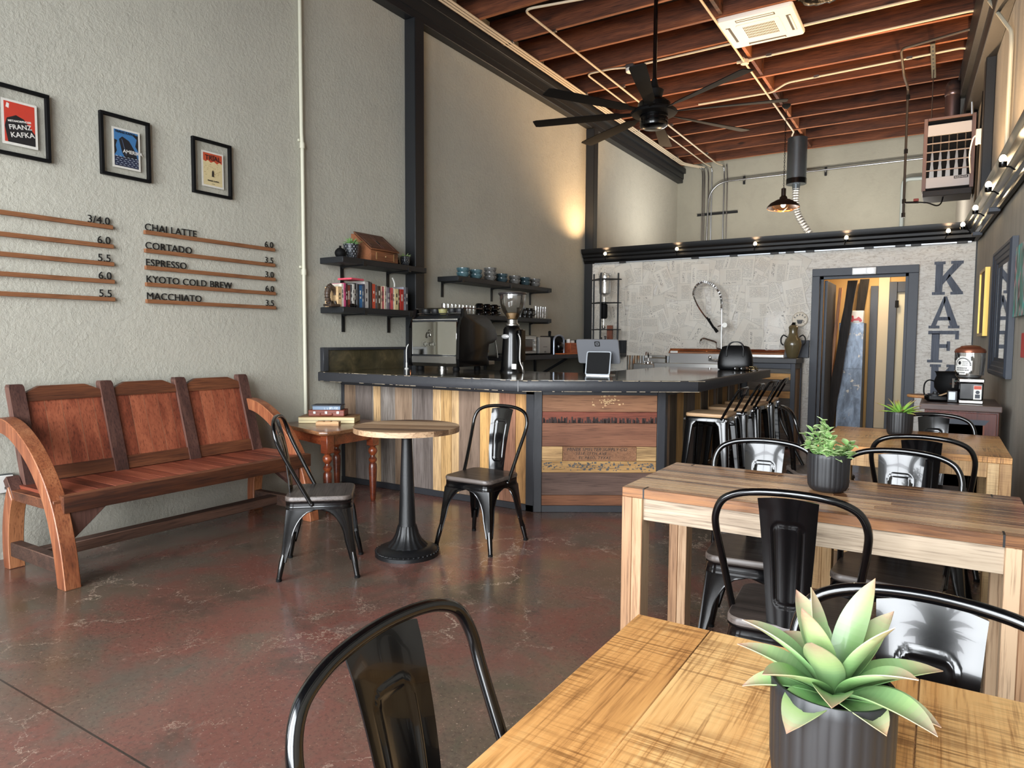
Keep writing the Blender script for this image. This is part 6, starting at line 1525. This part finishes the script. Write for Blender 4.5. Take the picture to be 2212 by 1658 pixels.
rwloft(MB(), .98, 1.55, 1.45, 2.14, .03, [(0, .003), (0, .045), (1, .045), (1, .003)]).build('frame', plain('gold_leaf', C(206,172,92), .35, metal=.7), t, True, smooth=20)
rwbox(MB(), 1.01, 1.52, .02, .03, 1.48, 2.11).build('canvas', wood('brown_abstract', C(38,28,24), C(74,54,44), C(112,88,72), 'z', .5, .5), t, True)
t = T('abstract_canvas', 'unframed colourful abstract canvas at the right picture edge', 'painting', tuple(list(rw(4.1, 0))+[1.57]))
k = NT('abstract_paint'); v = k.coord(scale=(1, 3.2, 2.0)); nz = k.n('ShaderNodeTexVoronoi', Vector=v, Scale=3.2); n2 = k.noise(k.coord(scale=(1, 6, 2)), 2, 4)
k.B(Base_Color=k.mix(k.ramp(n2, [(.45, 0.), (.55, 1.)]), k.ramp(nz.outputs[0], [(.0, C(60,150,120)), (.25, C(40,110,104)), (.4, C(46,40,44)), (.55, C(206,160,166)), (.75, C(70,196,190))]), C(80,140,128)), Roughness=.5)
rwbox(MB(), 3.62, 4.7, .003, .04, 1.57, 2.09, .002).build('canvas', k.m, t, True)
one(rwbox(MB(), 4.02, 4.3, .003, .03, 1.28, 1.45, .002), 'small_red_canvas', plain('red_paint', C(196,60,56), .5), 'small red canvas edge below the abstract painting', 'painting')

# dark wooden cabinet with the dispenser
t = T('side_cabinet', 'dark reddish wooden cabinet with panelled front against the right wall', 'cabinet', (5.04, 6.7, 0))
cw = wood('mahogany', C(52,22,18), C(92,42,34), C(126,66,52), 'z', .7, .35, .3, .06, coat=.2)
MB().bx(4.80, 5.285, 6.335, 7.10, .04, .855, .004).build('body', cw, t, True)
MB().bx(4.765, 5.30, 6.30, 7.13, .855, .90, .005).build('top', wood('cabinet_top', C(58,44,40), C(92,72,66), C(122,102,94), 'x', .7, .35), t, True)
d_ = MB().bx(4.815, 5.27, 6.318, 6.335, .07, .84, .003); d_ = d_.build('door', cw, t, True)
MB().loft([[(x, y, z) for x, z in ((4.89-e_, .15-e_), (5.195+e_, .15-e_), (5.195+e_, .76+e_), (4.89-e_, .76+e_))] for e_, y in ((0, 6.317), (.0, 6.325))]).loft([[(x, y, z) for x, z in ((4.90, .16), (5.185, .16), (5.185, .75), (4.90, .75))] for y in (6.318, 6.317)]).build('raised_panel', wood('panel_wood', C(96,44,22), C(150,78,42), C(188,112,66), 'z', 1, .3), d_, True)
MB().loft([[(x, y, z) for x, z in ((4.86, .79), (5.225, .79), (5.195, .75), (4.89, .75))] for y in (6.3165, 6.322)]).build('bevel_strip', M['trimgrey'], d_, True)
MB().sphere((4.79, 6.40, .80), .012, 10, 6).bx(4.788, 4.80, 6.37, 6.40, .74, .80, .002).build('hinge', M['iron'], t, True)
for x in (4.81, 5.24):
    for y in (6.345, 7.05): MB().bx(x, x+.035, y, y+.035, 0, .04).build('foot', cw, t, True)
ZK = .901
t = T('drink_dispenser', 'drink dispenser with clear drum, copper lid and black base on the dark cabinet', 'drink dispenser', (5.105, 6.56, ZK))
st = M['steel']
MB().bx(-.082, .082, -.10, .10, 0, .03, .006).build('base_plate', st, t)
MB().bx(-.08, .08, -.09, .10, .03, .165, .008).build('base', M['black_gloss'], t)
MB().bx(-.087, .087, -.10, .11, .165, .20, .008).build('collar', st, t)
MB().lathe([(.08, .20), (.098, .22), (.104, .34), (.104, .40), (.10, .40), (.10, .34), (.094, .225), (.06, .205)], 32, (-.015, 0, 0)).build('drum', M['glass'], t)
MB().lathe([(.0, .40), (.106, .40), (.108, .41), (.10, .43), (.07, .445), (.066, .452), (.03, .46), (0, .462)], 32, (-.015, 0, 0)).build('lid', plain('copper_lid', C(142,84,62), .3, metal=.6), t)
MB().cyl((-.015, 0, .20), (-.015, 0, .39), .007, n=8).lathe([(.07, .205), (.08, .215), (.03, .23), (0, .235)], 20, (-.015, 0, 0)).build('stirrer', plain('clear_white', C(214,214,214), .3), t)
m = MB()   # round label wrapped on the drum: rings and bars of dark print
for i in range(13):
    for j in range(13):
        u, v_ = (i+.5)/13*2-1, (j+.5)/13*2-1
        if u*u*.9+v_*v_ > 1: continue
        def pt(u_, v__): a = R(-118)+u_*.62; return (-.015+.1052*math.cos(a), .1052*math.sin(a), .30+v__*.072)
        m.raw([pt(u-1/13, v_-1/13), pt(u+1/13, v_-1/13), pt(u+1/13, v_+1/13), pt(u-1/13, v_+1/13)], [(0,1,2,3)])
lb = m.build('drum_label', M['white'], t, smooth=60)
m = MB()
def onDrum(u, v_): a = R(-118)+u*.62; return Vector((-.015+.1062*math.cos(a), .1062*math.sin(a), .30+v_*.072)), a
for j in range(16):
    a0 = PI*(.02+.96*j/15); p, a = onDrum(.82*math.cos(a0), .80*math.sin(a0)); m.cb(tuple(p), (.010, .002, .007), .001, a+PI/2)
p, a = onDrum(-.35, .28); m.sphere(tuple(p), .012, 10, 6, (1, .25, 1.2), Matrix.Rotation(a+PI/2, 4, 'Z'))
q = random.Random(6)
for v_, n_ in ((.42, 3), (.25, 3), (.05, 3), (-.28, 6), (-.5, 7), (-.78, 5)):
    for i in range(n_):
        p, a = onDrum((.05 if v_ > 0 else -.62)+i*(.2 if v_ > 0 else .2), v_); m.cb(tuple(p), (q.uniform(.006, .0105), .002, .007 if v_ < 0 else .004), 0, a+PI/2)
m.build('label_print', M['ink'], lb)
MB().tube([(-.08, -.05, .17), (-.12, -.06, .17)], .012, 8).tube([(-.12, -.06, .195), (-.12, -.06, .12)], [.012, .009], 8).tube([(-.145, -.06, .15), (-.10, -.06, .15)], .005, 6).build('spigot', M['chrome'], t)
MB().bx(-.16, -.085, -.07, .05, .0, .10, .006).build('drip_stand', M['black_gloss'], t)
MB().cb((-.125, -.074, .055), (.045, .004, .065), .002, 0, R(-8)).build('tag', plain('pale_tag', C(214,222,232), .4), t)
s_ = MB().bx(.015, .068, -.0935, -.0905, .035, .145).build('sticker', M['white'], t)
MB().bx(.017, .066, -.095, -.0935, .115, .142, 0).build('sticker_red', plain('red_orange_print', C(206,84,60), .5), s_)
MB().bx(.026, .058, -.095, -.0935, .045, .075).lathe([(0, 0), (.014, 0), (.014, .0015), (0, .0015)], 14, (.042, -.0935, .092), Euler((R(90), 0, 0)).to_matrix()).build('sticker_print', M['trimgrey'], s_)
t = T('soup_kettle', 'black soup kettle and its cord standing behind the dispenser on the cabinet', 'kettle', (4.985, 6.86, ZK))
MB().lathe([(.06, .03), (.10, .05), (.132, .10), (.136, .15), (.118, .20), (.125, .225), (.135, .235), (.12, .235), (.09, .22), (0, .215)], 32).build('pot', M['matte_black'], t)
MB().lathe([(0, 0), (.10, 0), (.10, .03), (.06, .034)], 24).build('stand', M['black'], t)
MB().tube(cr([(-.13, 0, .15), (-.17, -.02, .16), (-.2, -.03, .13), (-.205, -.03, .06), (-.19, -.02, .01)], 5), .006, 6).build('cord', M['matte_black'], t)
t = T('hot_plate', 'flat black tray with small black lids to the left of the dispenser', 'tray', (4.895, 6.60, ZK))
MB().loft([[(x*s_, y*s_, z) for x, y in rrect(.105, .10, .05, 5)] for s_, z in ((.8, 0), (1, .02), (1.02, .045), (.97, .045), (.9, .03))]).build('tray', M['black_gloss'], t)
MB().lathe([(0, .03), (.05, .03), (.05, .055), (.02, .06), (.018, .075), (0, .076)], 18, (-.03, .03, 0)).build('lid', M['black'], t)
MB().bar((.0, -.05, .05), (.06, -.02, .075), .03, .004).build('wooden_spatula', M['stoolwood'], t)
t = T('wooden_board', 'round wooden board sticking out past the left edge of the cabinet top', 'board', (4.77, 6.98, ZK))
MB().lathe([(0, 0), (.115, 0), (.12, .006), (.12, .018), (.115, .024), (0, .024)], 32).build('board', wood('board_wood', C(128,78,40), C(178,122,72), C(206,156,102), 'x', 1), t)

# ------------------------------------------------------------------ seen through the doorway
t = T('metal_cabinet', 'scuffed blue-grey steel cabinet standing in the passage', 'cabinet', (3.79, 11.05, 0))
k = NT('scuffed_blue_steel'); v = k.coord(scale=(5, 5, 2)); a = k.noise(v, 2, 6, .65, .5)
c = k.ramp(a, [(.35, C(58,68,82)), (.55, C(104,118,136)), (.75, C(150,162,178))]); c = k.mix(k.ramp(k.noise(k.coord(loc=(3, 1, 4)), 5.5, 5, .7), [(.62, 0.), (.66, 1.)]), c, C(176,164,146))
k.B(Base_Color=c, Roughness=.35, Metallic=.2)
MB().bx(3.63, 3.95, 10.88, 11.25, 0, 1.655, .004).build('body', k.m, t, True)
MB().bx(3.632, 3.948, 10.874, 10.88, .03, .995, .002).build('door', k.m, t, True); MB().bx(3.632, 3.948, 10.874, 10.88, 1.005, 1.64, .002).build('door', k.m, t, True)
t = T('white_bin', 'white rounded box with a red scooter picture on top of the steel cabinet', 'box', (3.825, 11.0, 1.656))
MB().prism([(-.11, 0), (.11, 0), (.11, .17), (-.07, .17), (-.10, .14)], -.09, .10, 'xz', .004).build('body', M['white'], t)
m = MB(); m.lathe([(0, 0), (.02, 0), (.02, .004), (0, .004)], 14, (-.03, -.09, .03), Euler((R(90), 0, 0)).to_matrix()).lathe([(0, 0), (.02, 0), (.02, .004), (0, .004)], 14, (.075, -.09, .03), Euler((R(90), 0, 0)).to_matrix())
m.prism([(-.035, .03), (.07, .03), (.085, .055), (.05, .085), (.02, .06), (-.01, .055), (-.015, .10), (-.04, .10), (-.03, .06)], -.096, -.09, 'xz').build('scooter_picture', plain('bright_red', C(196,36,40), .4), t)
q = random.Random(9)
dkw = wood('charred_planks', C(18,15,13), C(40,33,28), C(74,62,52), 'z', .8, .7, .4, .3)
for i, (x0, x1, y, zt, lab) in enumerate(((3.535, 3.80, 10.72, 2.24, 'widest dark weathered plank leaning in the doorway passage'), (3.66, 3.90, 11.28, 2.30, 'second dark plank leaning behind the widest one in the passage'))):
    m = MB(); rings = []
    for z in [zt*j/12 for j in range(13)]:
        f = z/zt; cx = x0+(x1-x0)*f+(.002*math.sin(z*17)); w = .058+.005*math.sin(z*9+i)
        rings.append([(cx-w, y, z), (cx+w, y-.01, z), (cx+w, y+.045, z), (cx-w, y+.05, z)])
    one(m.loft(rings), 'leaning_plank', dkw, lab, 'plank', 'planks in the passage', smooth=20)
m = MB().loft([[(3.46, 10.80, .0), (3.50, 10.80, 0), (3.50, 10.86, 0), (3.46, 10.86, 0)], [(3.62, 10.80, 2.15), (3.66, 10.80, 2.15), (3.66, 10.86, 2.15), (3.62, 10.86, 2.15)]])
one(m, 'leaning_plank', wood('fresh_batten', C(150,92,54), C(196,134,86), C(222,170,120), 'z', 1), 'slim light orange batten leaning beside the dark planks', 'plank', 'planks in the passage')
DAY, WARM, STORE, EXPO = 1.0, .95, 1.4, .66
# ------------------------------------------------------------------ light and camera
def area(name, loc, rot, sx, sy, power, col):
    l = bpy.data.lights.new(name, 'AREA'); l.shape = 'RECTANGLE'; l.size = sx; l.size_y = sy; l.energy = power; l.color = col
    o = bpy.data.objects.new(name, l); COL.objects.link(o); o.location = loc; o.rotation_euler = rot; return o
# daylight through the two shop windows
area('sky_daylight', (2.4, -5.2, 3.4), (R(97), 0, 0), 11, 6.5, 2600*DAY, (.93, .97, 1.0))
def point(name, loc, power, r=.03, col=(1, .66, .36)):
    l = bpy.data.lights.new(name, 'POINT'); l.energy = power; l.shadow_soft_size = r; l.color = col
    o = bpy.data.objects.new(name, l); COL.objects.link(o); o.location = loc; return o
for i, (p, out) in enumerate(LAMPS):      # the cans throw their light upwards
    l = bpy.data.lights.new('lamp_light', 'SPOT'); l.energy = 95*WARM; l.shadow_soft_size = .025; l.color = (1, .64, .34); l.spot_size = R(135); l.spot_blend = .9
    o = bpy.data.objects.new('lamp_light', l); COL.objects.link(o); o.location = p+out*.015+Vector((0, 0, .03))
    o.rotation_euler = (-(Vector((0, 0, 1))+out*.22)).to_track_quat('Z', 'Y').to_euler()
point('pendant_light', (2.745, 11.25, 3.45), 30*WARM, .04)
# open-topped store room behind the partition gets added fill lights, no fixtures
for x, y in ((1.6, 12.2), (3.9, 12.6)): area('store_fill_light', (x, y, 2.78), (PI, 0, 0), 1.2, .12, 34*STORE, (1, .95, .88))
area('passage_fill_light', (4.1, 10.75, 2.60), (0, 0, 0), .3, .3, 14, (1, .80, .55))  # added fill for the passage, no lamp hangs there
w = bpy.data.worlds.new('sky'); SC.world = w; w.use_nodes = True
w.node_tree.nodes['Background'].inputs[0].default_value = (.75, .85, 1, 1); w.node_tree.nodes['Background'].inputs[1].default_value = 1.2

cam = bpy.data.cameras.new('camera'); co = bpy.data.objects.new('camera', cam); COL.objects.link(co)
cam.sensor_fit = 'HORIZONTAL'; cam.sensor_width = 36; cam.lens = 36*1479.77/2212; cam.clip_start = .05
yaw, pit, rol = .559693119, .0641203517, -.00612130403
fwd = Vector((-math.sin(yaw)*math.cos(pit), math.cos(yaw)*math.cos(pit), -math.sin(pit)))
rgt = Vector((math.cos(yaw), math.sin(yaw), 0)); dwn = fwd.cross(rgt)
r_ = rgt*math.cos(rol)+dwn*math.sin(rol); d_ = -rgt*math.sin(rol)+dwn*math.cos(rol)
m_ = Matrix((r_, -d_, -fwd)).transposed().to_4x4(); m_.translation = (4.898, 0, 1.38); co.matrix_world = m_
SC.camera = co
SC.view_settings.view_transform = 'Standard'; SC.view_settings.look = 'None'; SC.view_settings.exposure = EXPO; SC.view_settings.gamma = 1; SC.view_settings.use_curve_mapping = False
cy = SC.cycles; cy.max_bounces = 7; cy.diffuse_bounces = 4; cy.glossy_bounces = 4; cy.transparent_max_bounces = 12; cy.transmission_bounces = 4
cy.use_denoising = True; cy.sample_clamp_indirect = 6; cy.caustics_reflective = False; cy.caustics_refractive = False; cy.blur_glossy = .5
